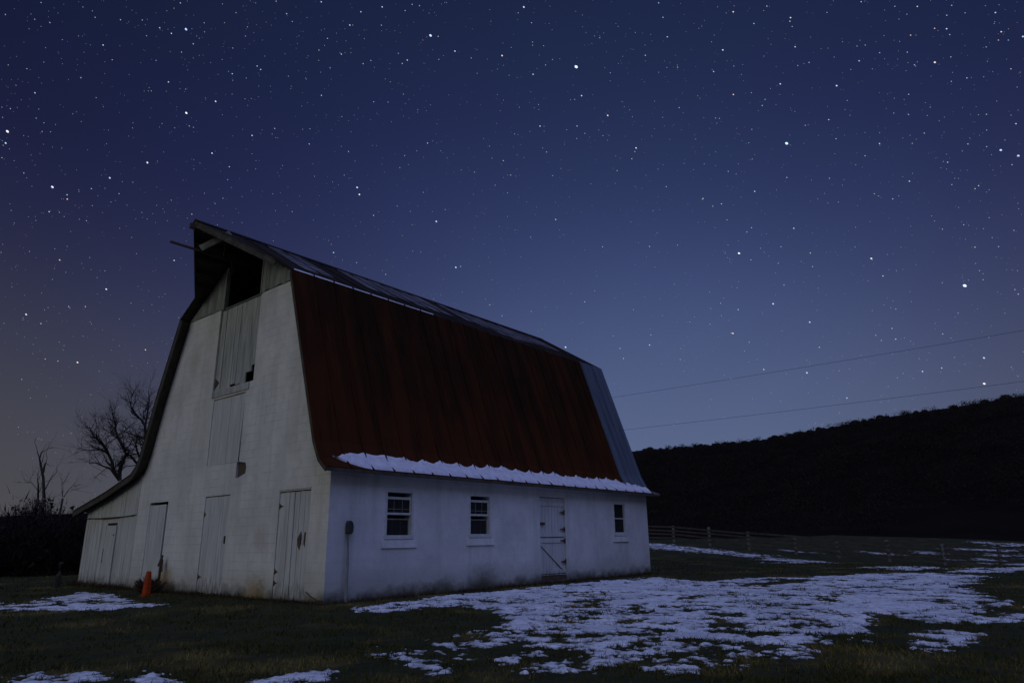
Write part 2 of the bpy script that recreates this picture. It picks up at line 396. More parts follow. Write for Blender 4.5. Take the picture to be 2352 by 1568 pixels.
def poly_sd(px, py, P):
    """>0 inside: distance to the outline"""
    inside = np.zeros(px.shape, bool); dmin = np.full(px.shape, 1e9)
    n = len(P)
    for i in range(n):
        x0, y0 = P[i]; x1, y1 = P[(i + 1) % n]
        cond = ((y0 > py) != (y1 > py)) & (px < (x1 - x0) * (py - y0) / (y1 - y0 + 1e-12) + x0)
        inside ^= cond
        ex, ey = x1 - x0, y1 - y0
        t = np.clip(((px - x0) * ex + (py - y0) * ey) / (ex * ex + ey * ey + 1e-12), 0, 1)
        dmin = np.minimum(dmin, np.hypot(px - x0 - t * ex, py - y0 - t * ey))
    return np.where(inside, dmin, -dmin)
def snow_mask(x, y):
    x = np.asarray(x, float); y = np.asarray(y, float); m = np.full(x.shape, -3.0)
    for q_, (P, s) in enumerate(zip(WP, soft)):
        lo = P.min(0) - 4 * s; hi = P.max(0) + 4 * s
        sel = (x > lo[0]) & (x < hi[0]) & (y > lo[1]) & (y < hi[1])
        if sel.any():
            v = np.full(x.shape, -3.0); v[sel] = np.clip(poly_sd(x[sel], y[sel], P) / s, -3, .85 if q_ in (0, 3) else (-.02 if 4 < q_ < 12 else .35)); m = np.maximum(m, v)
    big = fbm(x * .9 + 5, y * .9, 4) - .5
    mid = fbm(x * 3.1, y * 3.1 + 3, 5) - .5
    fin = fbm(x * 12, y * 12, 3) - .5
    # the half nearest the barn's near corner is thinner and more broken
    thin = sstep(x * .55 + (y + 6) * .2, 2.6, -1.6) * .95
    far = 1 - sstep(np.hypot(x - CAM.x, y - CAM.y), 30, 45) * .5
    m = np.clip(m, -3, .84 - thin * .80) + (big * 2.4 + mid * 5.0) * far + fin * 3.2
    # bare strip below the drip line along the side wall
    bare = (y > -.95 - .12 * np.sin(x * 1.7) + .03 * x) & (x > -1) & (x < 13.2)
    return np.where(bare, -1, m)

# polar sheets: fine close by, coarse far away, reaching past the ridge
azs = np.radians(np.concatenate([np.linspace(-180, -14, 60)[:-1], np.linspace(-14, 92, 920), np.linspace(92, 180, 40)[1:-1]]))
rs = np.concatenate([np.array([.01, 1, 2.5, 4]), np.geomspace(5.0, 60, 430), np.geomspace(60, 112, 130)[1:], np.geomspace(112, 1500, 80)[1:]])
R_, A_ = np.meshgrid(rs, azs, indexing='ij')
GX = CAM.x + R_ * np.cos(A_); GY = CAM.y + R_ * np.sin(A_)
rough = (fbm(GX * 5, GY * 5, 4) - .5) * .035 * sstep(R_, 60, 30)
GZ = terrain(GX, GY) + rough
na = len(azs)
def grid_faces(mask=None):
    i, j = np.meshgrid(np.arange(len(rs) - 1), np.arange(na), indexing='ij')
    j2 = (j + 1) % na
    f = np.stack([i * na + j, (i + 1) * na + j, (i + 1) * na + j2, i * na + j2], -1).reshape(-1, 4)
    if mask is not None:
        mm = mask.ravel(); f = f[(mm[f] > 0).sum(1) >= 2]
    return f
allV = np.stack([GX, GY, GZ], -1).reshape(-1, 3)
gf = grid_faces(); ringi = gf.min(1) // na; cut = int(np.searchsorted(rs, 108)); isfar = ringi >= cut
g = mesh_np('ground', allV, gf[~isfar], M['soil']); g['kind'] = 'structure'
g = mesh_np('hills', allV, gf[isfar], M['ridge']); g['kind'] = 'structure'
SM = snow_mask(GX, GY); SM[R_ > 104] = -1
th = .004 + np.clip(SM, 0, 1.2) * .014
sv = allV.copy(); sv[:, 2] += np.where(SM.ravel() > 0, th.ravel(), -.01)
f = grid_faces(SM)
used = np.unique(f); remap = np.full(len(sv), -1); remap[used] = np.arange(len(used))
so = mesh_np('snow', sv[used], remap[f], M['snow']); so['kind'] = 'stuff'
so['label'] = 'thin patchy snow lying over the dark grass of the field'; so['category'] = 'snow'
dep = so.data.attributes.new('depth', 'FLOAT', 'POINT'); dep.data.foreach_set('value', np.clip(SM.ravel()[used], 0, 2).astype(np.float32))
so.data.polygons.foreach_set('use_smooth', [True] * len(so.data.polygons))

# grass blades: one object, thinning with distance
def make_grass(n=210000):
    u = rng.random(n)
    r = 5.2 * (44 / 5.2) ** (u ** 1.15)
    a = np.radians(rng.uniform(-12, 90, n))
    x = CAM.x + r * np.cos(a); y = CAM.y + r * np.sin(a)
    keep = ~((x > -.02) & (x < 13.7) & (y > -.02) & (y < 13.3))
    sm = snow_mask(x, y)
    keep &= (sm < 0) | (rng.random(n) < .55 * np.exp(-np.clip(sm, 0, 3) * 1.3))
    clump = fbm(x * 2.2, y * 2.2, 3)
    keep &= rng.random(n) < np.clip((clump - .35) * 3.5, .12, 1)
    x, y, r, sm = x[keep], y[keep], r[keep], sm[keep]; n = len(x)
    h = rng.uniform(.018, .06, n) * (1 + .4 * (fbm(x * .7, y * .7, 3) - .5)) * (1 + r * .012)
    h *= np.where(sm > 0, .75, 1)
    near_wall = ((y > -.22) & (y < 0) & (x > 0) & (x < 13.7)) | ((x > -.22) & (x < 0) & (y > 0) & (y < 13.3))
    h *= np.where(near_wall, 2.4, 1)
    wd = .0028 * (1 + r * .16)
    th_ = rng.random(n) * 2 * PI; le = rng.uniform(.2, 1.1, n) * h; la = rng.random(n) * 2 * PI
    z = terrain(x, y) + (fbm(x * 5, y * 5, 4) - .5) * .035 - .004
    bx, by = np.cos(th_) * wd, np.sin(th_) * wd
    V = np.stack([np.stack([x - bx, y - by, z], -1), np.stack([x + bx, y + by, z], -1), np.stack([x + np.cos(la) * le, y + np.sin(la) * le, z + h], -1)], 1).reshape(-1, 3)
    o = mesh_np('grass', V, np.arange(3 * n).reshape(-1, 3), M['grass'], 3)
    o['kind'] = 'stuff'; o['label'] = 'short matted winter grass over the dark field'; o['category'] = 'grass'
make_grass()
def fringe():
    """longer dead grass standing along the foot of the walls"""
    n = 9000; half = n // 2
    xs = np.concatenate([rng.uniform(0, 13.7, half), -rng.random(n - half) ** 2 * .28 - .01]); ys = np.concatenate([-rng.random(half) ** 2 * .3 - .01, rng.uniform(-.2, 13.5, n - half)])
    h = rng.uniform(.03, .13, n) * (.5 + fbm(xs * 1.5, ys * 1.5, 3)); h[half:] *= np.where(ys[half:] > 9, 1.7, 1)
    th_ = rng.random(n) * 2 * PI; la = rng.random(n) * 2 * PI; wd = .006
    z = np.full(n, -.02)
    V = np.stack([np.stack([xs - np.cos(th_) * wd, ys - np.sin(th_) * wd, z], -1), np.stack([xs + np.cos(th_) * wd, ys + np.sin(th_) * wd, z], -1),
                  np.stack([xs + np.cos(la) * h * .4, ys - abs(np.sin(la)) * h * .2, z + h], -1)], 1).reshape(-1, 3)
    o = mesh_np('tall_grass', V, np.arange(3 * n).reshape(-1, 3), M['weed'], 3)
    o['kind'] = 'stuff'; o['label'] = 'dead brown grass standing along the foot of the barn walls'; o['category'] = 'grass'
fringe()

# ---------------------------------------------------------------- the barn
LEN = 13.70
barn = thing('barn', 'white gambrel roofed barn with rusty red metal roof and snow along its eave', 'barn')
# outer roof profile (y, z), right eave to left eave
RP = [(-.24, 2.745), (.02, 2.96), (.24, 3.36), (1.72, 7.73), (4.64, 9.56), (7.59, 7.71), (8.58, 5.37), (9.13, 3.80), (9.30, 3.49), (9.65, 3.24), (11.38, 2.81), (13.80, 2.33)]
def inset(P, d):
    out = []
    for i, p in enumerate(P):
        a = Vector(P[max(i - 1, 0)]); b = Vector(P[min(i + 1, len(P) - 1)]); p = Vector(p)
        n1 = (p - a).normalized() if i else (b - p).normalized(); n2 = (b - p).normalized() if i < len(P) - 1 else n1
        t = (n1 + n2).normalized(); nn = Vector((t.y, -t.x)); k = 1 / max(.5, nn.dot(Vector((n1.y, -n1.x))))
        out.append((p.x + nn.x * d * k, p.y + nn.y * d * k))
    return out
IN = inset(RP, .10)            # underside, where the walls stop
XF, XB = -.285, LEN + .12
# gable wall: masonry up to z 7.62
gw = [(0.0, -.3), (0.0, 2.80), (IN[1][0] + .03, IN[1][1] - .03), (IN[2][0], IN[2][1]), (IN[3][0] - .04, 7.62), (IN[5][0] + .02, 7.62), IN[6], IN[7], IN[8], IN[9], (9.66, 3.1), (9.43, 3.1), (9.43, -.3)]
gw = [(0.0, -.3), (0.0, 2.80), (.10, 2.88), (.34, 3.36), (1.78, 7.62), (7.50, 7.62), (8.46, 5.37), (9.0, 3.80), (9.2, 3.40), (9.43, 3.18), (9.43, -.3)]
DA, DB, DC = (7.50, 8.64, .08, 2.38), (4.14, 5.39, .03, 2.40), (.68, 1.91, .0, 2.34)
LD2, LD1 = (3.88, 5.52, 3.19, 4.99), (3.56, 5.66, 5.24, 7.616)
PATCH = [(3.98, 3.16), (3.93, 3.20), (3.55, 3.15), (3.50, 3.02), (3.52, 2.88), (3.64, 2.85), (3.90, 2.78), (3.98, 2.80)]
holes = [rect(*d) for d in (DA, DB, DC, LD2, LD1)] + [PATCH[::-1]]
link_bm('gable_wall', plate(gw, holes, 0, 0.0, .25), M['wall'], barn)
# side wall with windows and door
W1, W2, W3 = (1.59, 2.35, 1.345, 2.315), (4.38, 5.13, 1.365, 2.335), (11.44, 12.11, 1.38, 2.325)
SDR = (7.34, 8.62, .06, 2.42)
sw = [(.25, -.3), (LEN, -.3), (LEN, 2.84), (.25, 2.84)]
link_bm('side_wall', plate(sw, [rect(*d) for d in (W1, W2, W3, SDR)], 1, 0.0, .25), M['wall'], barn)
rw = [(0.25, -.3), (0.25, 2.80), (.34, 3.36), (1.78, 7.60), (4.64, 9.42), (7.50, 7.62), (8.46, 5.37), (9.0, 3.80), (9.43, 3.18), (13.1, 2.36), (13.1, -.3)]
link_bm('rear_wall', plate(rw, [], 0, LEN - .25, .25), M['wall'], barn)
b = MB(); b.box((.1, 12.98, -.3), (LEN - .25, 13.2, 2.36)); b.build('lean_to_wall', M['wood'], barn)
b = MB(); b.box((.26, .3, 2.62), (LEN - .3, 9.0, 2.74)); b.box((.26, 9.2, -.3), (LEN - .3, 9.35, 3.1)); b.build('loft_floor', M['interior'], barn)

# boards: the gable top, either side of the hay opening, and the lean-to front
def boards(y0, y1, zb, ztop, m, name, x=0.0, wmin=.17, wmax=.26, thick=.03, gap=.008, parent=barn, jit=.02, rec=0.0):
    b = MB(); y = y0
    while y < y1 - .03:
        wd = min(random.uniform(wmin, wmax), y1 - y)
        dz = random.uniform(-jit, jit); dx = random.uniform(-.006, .006) + rec
        ya, yb = y + gap / 2, y + wd - gap / 2
        zb0 = zb(ya) if callable(zb) else zb
        b.prism([(x + dx, ya, zb0 + dz), (x + dx, yb, zb0 + dz), (x + dx, yb, ztop(yb)), (x + dx, ya, ztop(ya))], (thick, 0, 0))
        y += wd
    return b.build(name, m, parent)
def under(y): return float(np.interp(y, [p[0] for p in IN], [p[1] for p in IN])) - .01
boards(1.80, 3.55, 7.635, under, M['wood_hood_shade'], 'gable_boards', x=-.02)
boards(5.50, 7.46, 7.635, under, M['wood_hood_shade'], 'gable_boards', x=-.02)
for ya, yb in ((5.46, 5.52), (3.52, 3.57)):
    b = MB(); b.box((-.035, ya, 7.58), (.08, yb, under(ya))); b.build('opening_jamb', M['wood_hood_shade'], barn)
boards(9.43, 13.24, lambda y: .02, lambda y: 2.04 if y > 9.5 else under(y), M['wood'], 'lean_to_boards', x=.0, wmin=.13, wmax=.2, gap=.01, jit=.05)
boards(9.44, 13.22, lambda y: 2.065, under, M['wood'], 'lean_to_boards', x=-.012, wmin=.13, wmax=.2, gap=.005, jit=.0)
b = MB()
pts = [(-.03, 9.42 + (13.12 - 9.42) * k / 12, 2.085 - .055 * math.sin(PI * k / 12)) for k in range(13)]
b.tube(pts, [.008 + .012 * math.sin(PI * (1 - k / 12) ** .8) for k in range(13)], 6); b.build('door_track', M['iron'], barn)
# small door in the lean-to
d = MB()
for k in range(5): d.box((-.035, 10.72 + k * .146, .08 + random.uniform(-.03, .03)), (-.01, 10.72 + (k + 1) * .146 - .008, 1.80))
ld = d.build('door', M['wood'], barn); ld['label'] = 'small plank door in the lean-to'
b = MB(); b.box((-.02, 10.76, 1.815), (.0, 11.43, 1.88)); b.build('gap', M['interior'], ld)
b = MB(); b.box((-.05, 10.80, 1.50), (-.035, 10.86, 1.54)); b.build('latch', M['iron'], ld)
b = MB(); b.box((-.045, 11.462, .70), (-.03, 11.478, 1.12)); b.build('pull_bar', M['iron'], barn)

# plank doors in the gable
def plank_door(D, n, m, label, x=.045, cut=None, gaps=None, name='door', zj=.0):
    y0, y1, z0, z1 = D; b = MB(); ws = [1 + random.uniform(-.12, .12) for _ in range(n)]; s = sum(ws); y = y0 + .012
    full = y1 - y0 - .024
    for k in range(n):
        wd = full * ws[k] / s; zb = z0 + (cut(k) if cut else 0) + random.uniform(0, zj)
        g_ = (gaps or {}).get(k, .005)
        b.box((x + random.uniform(-.004, .004), y + g_ / 2, zb), (x + .035, y + wd - g_ / 2, z1 - .02 - random.uniform(0, .008))); y += wd
    o = b.build(name, m, barn); o['label'] = label
    return o
def hinge(y, z, parent, sgn=-1, l=.24, x=.038):
    b = MB(); b.prism([(x, y, z - .06), (x, y + sgn * .02, z - .05), (x, y + sgn * l * .4, z - .018), (x, y + sgn * l, z), (x, y + sgn * l * .4, z + .018), (x, y + sgn * .02, z + .05), (x, y, z + .06)], (-.012, 0, 0))
    b.build('hinge', M['iron'], parent)
dA = plank_door((7.61, 8.64, .08, 2.33), 7, M['wood'], 'narrow plank door standing slightly ajar beside the hydrant', x=.012)
dB = plank_door(DB, 12, M['wood'], 'centre plank door of narrow boards', x=.012, gaps={3: .009, 7: .009}, zj=.03)
b = MB(); b.box((.02, 4.19, 1.22), (-.02, 4.22, 1.40)); b.build('handle', M['iron'], dB)
hinge(5.37, 1.95, dB, l=.1, x=.010); hinge(5.37, .42, dB, l=.2, x=.010)
dC = plank_door(DC, 6, M['wood'], 'wide plank door with rusty hinges nearest the corner', x=.012, gaps={0: .012, 2: .022, 3: .022, 4: .018, 1: .012}, zj=.04)
for z in (2.02, .60, .36): hinge(1.89, z, dC, l=.17 if z > 1 else .14, x=.010)
b = MB(); b.prism([(.008, .99, 1.06), (.008, 1.06, 1.14), (.008, 1.10, 1.28), (.008, 1.03, 1.38), (.008, .96, 1.46), (.008, .93, 1.30)], (-.004, 0, 0))
b.prism([(.008, .80, 1.12), (.008, .85, 1.2), (.008, .84, 1.42), (.008, .79, 1.44)], (-.004, 0, 0)); b.build('peeled_paint', M['masonry'], dC)
b = MB(); b.tube([(-.03, .88, 1.18), (-.05, .88, 1.22), (-.05, .88, 1.34), (-.03, .88, 1.38)], .01, 6); b.build('handle', M['iron'], dC)
b = MB(); b.box((-.012, .66, 2.36), (.05, 1.93, 2.385)); b.build('lintel', M['wood_old'], barn)
# loft doors
l1 = plank_door(LD1, 8, M['wood_old'], 'weathered upper loft door with broken boards', x=.05, gaps={2: .012, 4: .035, 5: .012, 6: .02, 7: .03}, name='loft_door',
                cut=lambda k: (.46, .30, 0, .05, .09, 0, 0, 0)[k])
b = MB(); b.prism([(.045, 5.64, 5.30), (.045, 5.48, 5.44), (.045, 5.42, 5.47), (.045, 5.64, 5.62)], (-.012, 0, 0)); b.build('hinge', M['iron'], l1)
l2 = plank_door(LD2, 9, M['wood'], 'lower loft door of pale even boards', x=.014, name='loft_door')
b = MB(); b.box((-.03, 3.72, 5.045), (.03, 5.62, 5.225)); b.build('loft_sill', M['wood_old'], barn)
b = MB(); b.prism([(.06, u, z) for u, z in PATCH], (.05, 0, 0)); o = b.build('masonry_patch', M['masonry'], barn); o['label'] = 'brown patch of bare masonry where the paint coat has fallen off'
b = MB(); b.tube([(-.012, .62, .22), (-.014, .40, .12), (-.014, .2, .07), (-.012, .02, .06)], .012, 5); b.build('hose_end', M['iron'], barn)

# side door: two leaves, ledges, brace, hinges, latch (y is the depth here)
x0, x1, z0, z1 = SDR
def leaf(za, zb, label):
    b = MB(); n = 8; wd = (x1 - x0 - .03) / n
    for k in range(n): b.box((x0 + .015 + k * wd + .004, .055 + random.uniform(-.003, .003), za + random.uniform(0, .01)), (x0 + .015 + (k + 1) * wd - .004, .09, zb))
    o = b.build('door', M['wood_side'], barn); o['label'] = label; return o
up = leaf(1.27, 2.40, 'upper half of the white stable door'); lowr = leaf(.20, 1.255, 'lower half of the white stable door with a diagonal brace')
for za, zb, par in ((2.17, 2.30, up), (1.29, 1.40, up), (1.12, 1.235, lowr), (.26, .36, lowr)):
    b = MB(); b.box((x0 + .02, .035, za), (x1 - .02, .052, zb)); b.build('ledge', M['wood_side'], par)
b = MB(); b.bar((x0 + .08, .043, 1.08), (x1 - .08, .043, .34), .018, .085, up=(0, 0, 1)); b.build('brace', M['wood_side'], lowr)
b = MB(); b.bar((x0 + .05, .047, 1.04), (x1 - .14, .047, .30), .008, .011, up=(0, 0, 1)); b.build('brace_gap', M['dark_wood'], lowr)
for z, p in ((1.99, up), (1.50, up), (1.17, lowr), (.57, lowr)):
    b = MB(); b.prism([(x1 - .01, .03, z - .075), (x1 - .05, .03, z - .05), (x1 - .14, .03, z - .022), (x1 - .26, .03, z - .012), (x1 - .26, .03, z + .012), (x1 - .14, .03, z + .022), (x1 - .05, .03, z + .05), (x1 - .01, .03, z + .075)], (0, -.012, 0))
    b.build('hinge', M['iron'], p)
b = MB(); b.box((x0 + .0, .03, 1.62), (x0 + .26, .015, 1.69)); b.tube([(x0 + .08, .015, 1.655), (x0 + .08, -.02, 1.655)], .012, 6); b.build('latch', M['iron'], up)
b = MB(); b.box((x0 + .004, .02, -.05), (x1 - .004, .24, .19)); b.build('door_step', M['masonry'], barn)

# windows
def window(W, kind, label):
    x0, x1, z0, z1 = W
    b = MB()                     # casing standing proud of the wall, butted
    c = .052
    b.box((x0 - c, -.012, z0 + .004), (x0 + .004, .262, z1 - .004)); b.box((x1 - .004, -.012, z0 + .004), (x1 + c, .262, z1 - .004)); b.box((x0 - c, -.012, z1 - .004), (x1 + c, .262, z1 + .058))
    b.box((x0 - c - .02, -.022, z0 - .085), (x1 + c + .02, .262, z0 + .004))
    o = b.build('window', M['frame'], barn, bevel=.003); o['label'] = label
    b = MB(); s = MB(); wd = x1 - x0; h = z1 - z0
    if kind == 2:
        t1 = z1 - h * .105; t2 = z1 - h * .165; mr1 = z1 - h * .475; mr2 = z1 - h * .525
        s.box((x0, .04, t2), (x1, .075, t1)); s.box((x0, .035, mr2), (x1, .08, mr1))
        s.box((x0, .042, mr1), (x0 + .028, .073, t2)); s.box((x1 - .028, .042, mr1), (x1, .073, t2))
        s.build('sash', M['frame'], o)
        for k in (1, 2): b.box((x0 + wd * k / 3 - .006, .05, mr1), (x0 + wd * k / 3 + .006, .065, t2))
        zz = mr1 + (t2 - mr1) * .27
        for k in range(3): b.box((x0 + .028 if k == 0 else x0 + wd * k / 3 + .007, .05, zz - .007), (x1 - .028 if k == 2 else x0 + wd * (k + 1) / 3 - .007, .065, zz + .007))
        b.build('muntins', M['pale_wood'], o)
        p = MB(); p.box((x0, .056, mr1), (x1, .059, t2)); p.build('pane', M['glass'], o)
        s = MB(); s.box((x0, .092, mr2 - h * .115), (x1, .12, mr2 - h * .085)); s.box((x0, .095, z0), (x0 + .025, .118, mr2 - h * .115)); s.box((x1 - .025, .095, z0), (x1, .118, mr2 - h * .115))
        s.build('lower_sash', M['pale_wood'], o)
        for k in (1, 2):
            q = MB(); q.box((x0 + wd * k / 3 - .006, .10, z0), (x0 + wd * k / 3 + .006, .112, mr2 - h * .115)); q.build('muntin', M['dark_wood'], o)
        p = MB(); p.box((x0, .105, z0), (x1, .108, mr2 - h * .115)); p.build('pane', M['glass'], o)
    else:
        s.box((x0, .04, z1 - h * .51), (x1, .08, z1 - h * .475)); s.build('sash', M['frame'], o); s = MB(); s.box((x0, .045, z0 + .005), (x1, .08, z0 + .03)); s.build('bottom_rail', M['frame'], o)
        p = MB(); p.box((x0, .058, z0 + .03), (x1, .062, z1)); p.build('pane', M['glass'], o)
    b = MB(); b.prism([(x0 - .13, -.030, z0 - .275), (x0 - .13, -.012, z0 - .10), (x0 - .13, .0, z0 - .088), (x0 - .13, .0, z0 - .275)], (wd + .30, 0, 0))
    b.build('sill', M['wall'], o)
window(W1, 2, 'sash window nearest the corner, its top sash dropped')
window(W2, 2, 'second sash window, a little smaller, with clear glazing bars')
window(W3, 1, 'plain two pane window at the far end')

# roof: metal sheets as real thin slabs along the profile, with standing ribs
def ex(P, a, b_): return [(a, *P[i]) for i in range(len(P))], b_
T = .035
def roof_band(i0, i1, xa, xb, m, name, ribs=True, off=.0, label=None, step=.61, parent=barn, phase=0):
    P = RP[i0:i1 + 1]; Q = inset(RP, T)[i0:i1 + 1]; nseg = max(2, int((xb - xa) / .4)); b = MB()
    if off: P = inset(RP, -off)[i0:i1 + 1]; Q = inset(RP, -off + .012)[i0:i1 + 1]
    xs = [xa + (xb - xa) * k / nseg for k in range(nseg + 1)]
    rows_t = []; rows_b = []
    for k, x in enumerate(xs):
        wv = lambda p, q: .008 * math.sin(x * 2.3 + p * 3 + q)     # sheets never lie quite flat
        b.v += [(x, y, z + (wv(y, z) if 0 < k < nseg else 0)) for y, z in P]; b.v += [(x, y, z) for y, z in Q]
    n = len(P)
    for k in range(nseg):
        o = k * 2 * n; o2 = o + 2 * n
        for j in range(n - 1):
            b.f.append((o + j, o + j + 1, o2 + j + 1, o2 + j)); b.f.append((o + n + j, o2 + n + j, o2 + n + j + 1, o + n + j + 1))
        b.f.append((o, o2, o2 + n, o + n)); b.f.append((o + n - 1, o + 2 * n - 1, o2 + 2 * n - 1, o2 + n - 1))
    for o in (0, nseg * 2 * n): b.f += [(o + j, o + n + j, o + n + j + 1, o + j + 1) for j in range(n - 1)]
    if ribs:
        R = inset(RP, -off - .028)[i0:i1 + 1]; B = inset(RP, -off + .006)[i0:i1 + 1]
        x = xa + .02 + phase
        while x < xb - .01:
            for j in range(n - 1):
                b.prism([(x, *B[j]), (x, *R[j]), (x, *R[j + 1]), (x, *B[j + 1])], (.03, 0, 0))
            x += step
    o = b.build(name, m, parent); wooden_under(o)
    if label: o['label'] = label
    return o
def wooden_under(o):                         # the sheets lie on old planking
    o.data.materials.append(M['dark_wood']); c_ = Vector((0, 4.64, 3.0))
    for p in o.data.polygons:
        if p.normal.dot(p.center - Vector((p.center.x, 4.64, 3.0))) < 0 and abs(p.normal.x) < .5 and p.area > .05: p.material_index = 1
r1 = roof_band(0, 3, XF, XB, M['rust'], 'roof', label='steep rusty red lower roof slope')
r2 = roof_band(3, 4, XF, XB, M['roof_top'], 'roof', label='upper roof slope with thin snow between its ribs')
r3 = roof_band(4, 5, XF, XB, M['rust'], 'roof'); r4 = roof_band(5, 11, XF, XB, M['rust'], 'roof')
roof_band(1, 3, 12.30, XB + .02, M['zinc'], 'roof_panel', off=.03, label='newer grey metal roofing sheets at the far end', step=.40)
# ridge cap
b = MB(); b.prism([(-1.50, 4.46, 9.475), (-1.50, 4.64, 9.60), (-1.50, 4.82, 9.475), (-1.50, 4.64, 9.575)], (XB + 1.50, 0, 0)); b.build('ridge_cap', M['roof_top'], barn)
# soffit planking and rafters under the overhang, rake boards
def rake(P, Q, xa, name, m, thick=.04):
    b = MB()
    for j in range(len(P) - 1): b.prism([(xa, *P[j]), (xa, *Q[j]), (xa, *Q[j + 1]), (xa, *P[j + 1])], (thick, 0, 0))
    return b.build(name, m, barn)
Q1 = inset(RP, T + .004); Q2 = inset(RP, .19)
rake(Q1[5:], Q2[5:], XF + .003, 'rake_board', M['rake'])
rake(Q1[0:4], inset(RP, .12)[0:4], XF + .003, 'rake_board', M['rake'])
QA, QB = inset(RP, T + .006), inset(RP, .095)
b = MB()
for j in range(5, 11): b.prism([(XF + .05, *QA[j]), (XF + .05, *QB[j]), (XF + .05, *QB[j + 1]), (XF + .05, *QA[j + 1])], (.22, 0, 0))
b.build('soffit', M['dark_wood'], barn)
b = MB(); b.box((XF + .01, -.245, 2.66), (XB + .35, -.215, 2.735)); b.build('eave_board', M['dark_wood'], barn)
b = MB(); b.prism([(XB - .02, -.26, 2.70), (XB - .02, -.26, 2.76), (XB - .02, .3, 2.95), (XB - .02, .3, 2.88)], (.50, 0, 0)); b.build('rear_eave', M['galv'], barn)

# hay hood: the roof peak reaches out over the opening
tip = Vector((-1.53, 4.64, 9.56))
def on_slope(t, side):            # t 0 at the ridge, 1 at the knee
    a = Vector((XF, 4.64, 9.56)); k = Vector((XF, *(RP[5] if side > 0 else RP[3]))); return a + (k - a) * t
hood = MB()
for sd_ in (1, -1):
    p = on_slope(.70, sd_); a = on_slope(0, sd_)
    n = (p - a).cross(Vector((1, 0, 0))).normalized(); n = n if n.z > 0 else -n
    hood.prism([tip, a, p], -n * T)
ho = hood.build('hay_hood', M['roof_top'], barn); ho.data.materials.append(M['dark_wood'])
for p_ in ho.data.polygons:
    if p_.normal.z < -.2: p_.material_index = 1
b = MB()
for sd_ in (1, -1):
    p = on_slope(.72, sd_); q = tip + Vector((.03, 0, -.12)); p2 = p + Vector((.02, 0, -.12))
    b.bar(q, p2, .035, .13)
b.build('hood_fascia', M['dark_wood'], barn)
b = MB()
for k in range(1, 5):             # lookout rafters below the hood, over the opening
    t = k / 5
    for sd_ in (1, -1):
        p = on_slope(.70 * t, sd_); xx = tip.x + (XF - tip.x) * t
        b.bar((xx + .04, p.y, p.z - .12), (.6, p.y, p.z - .12), .045, .12)
b.build('hood_rafters', M['dark_wood'], barn)
b = MB(); b.bar((-1.28, 4.60, 8.80), (-.70, 4.20, 9.32), .05, .16); b.build('hood_brace', M['pale_wood'], barn)
b = MB(); b.box((-1.61, 4.60, 9.30), (2.5, 4.68, 9.44)); b.build('ridge_beam', M['dark_wood'], barn)
b = MB(); b.bar((-2.06, 4.64, 8.745), (3.0, 4.64, 8.745), .05, .05)
for x in (-.6, .6, 1.8): b.bar((x, 4.64, 8.77), (x, 4.64, 9.30), .03, .03)
b.build('hay_track', M['iron'], barn)
b = MB(); b.tube([(-.35, 4.64, 8.72), (-.35, 4.64, 8.5)], .02, 6); b.tube([(-.35, 4.60, 8.46), (-.35, 4.68, 8.46)], .09, 10); b.build('pulley', M['iron'], barn)
b = MB()                          # rafters inside the loft, seen through the opening
for x in (1.2, 2.4, 3.6):
    for i in (3, 4): b.bar((x, *IN[i]), (x, *IN[i + 1]), .06, .14)
    b.bar((x, 2.2, 7.8), (x, 7.1, 7.8), .06, .14)
b.build('rafters', M['dark_wood'], barn)

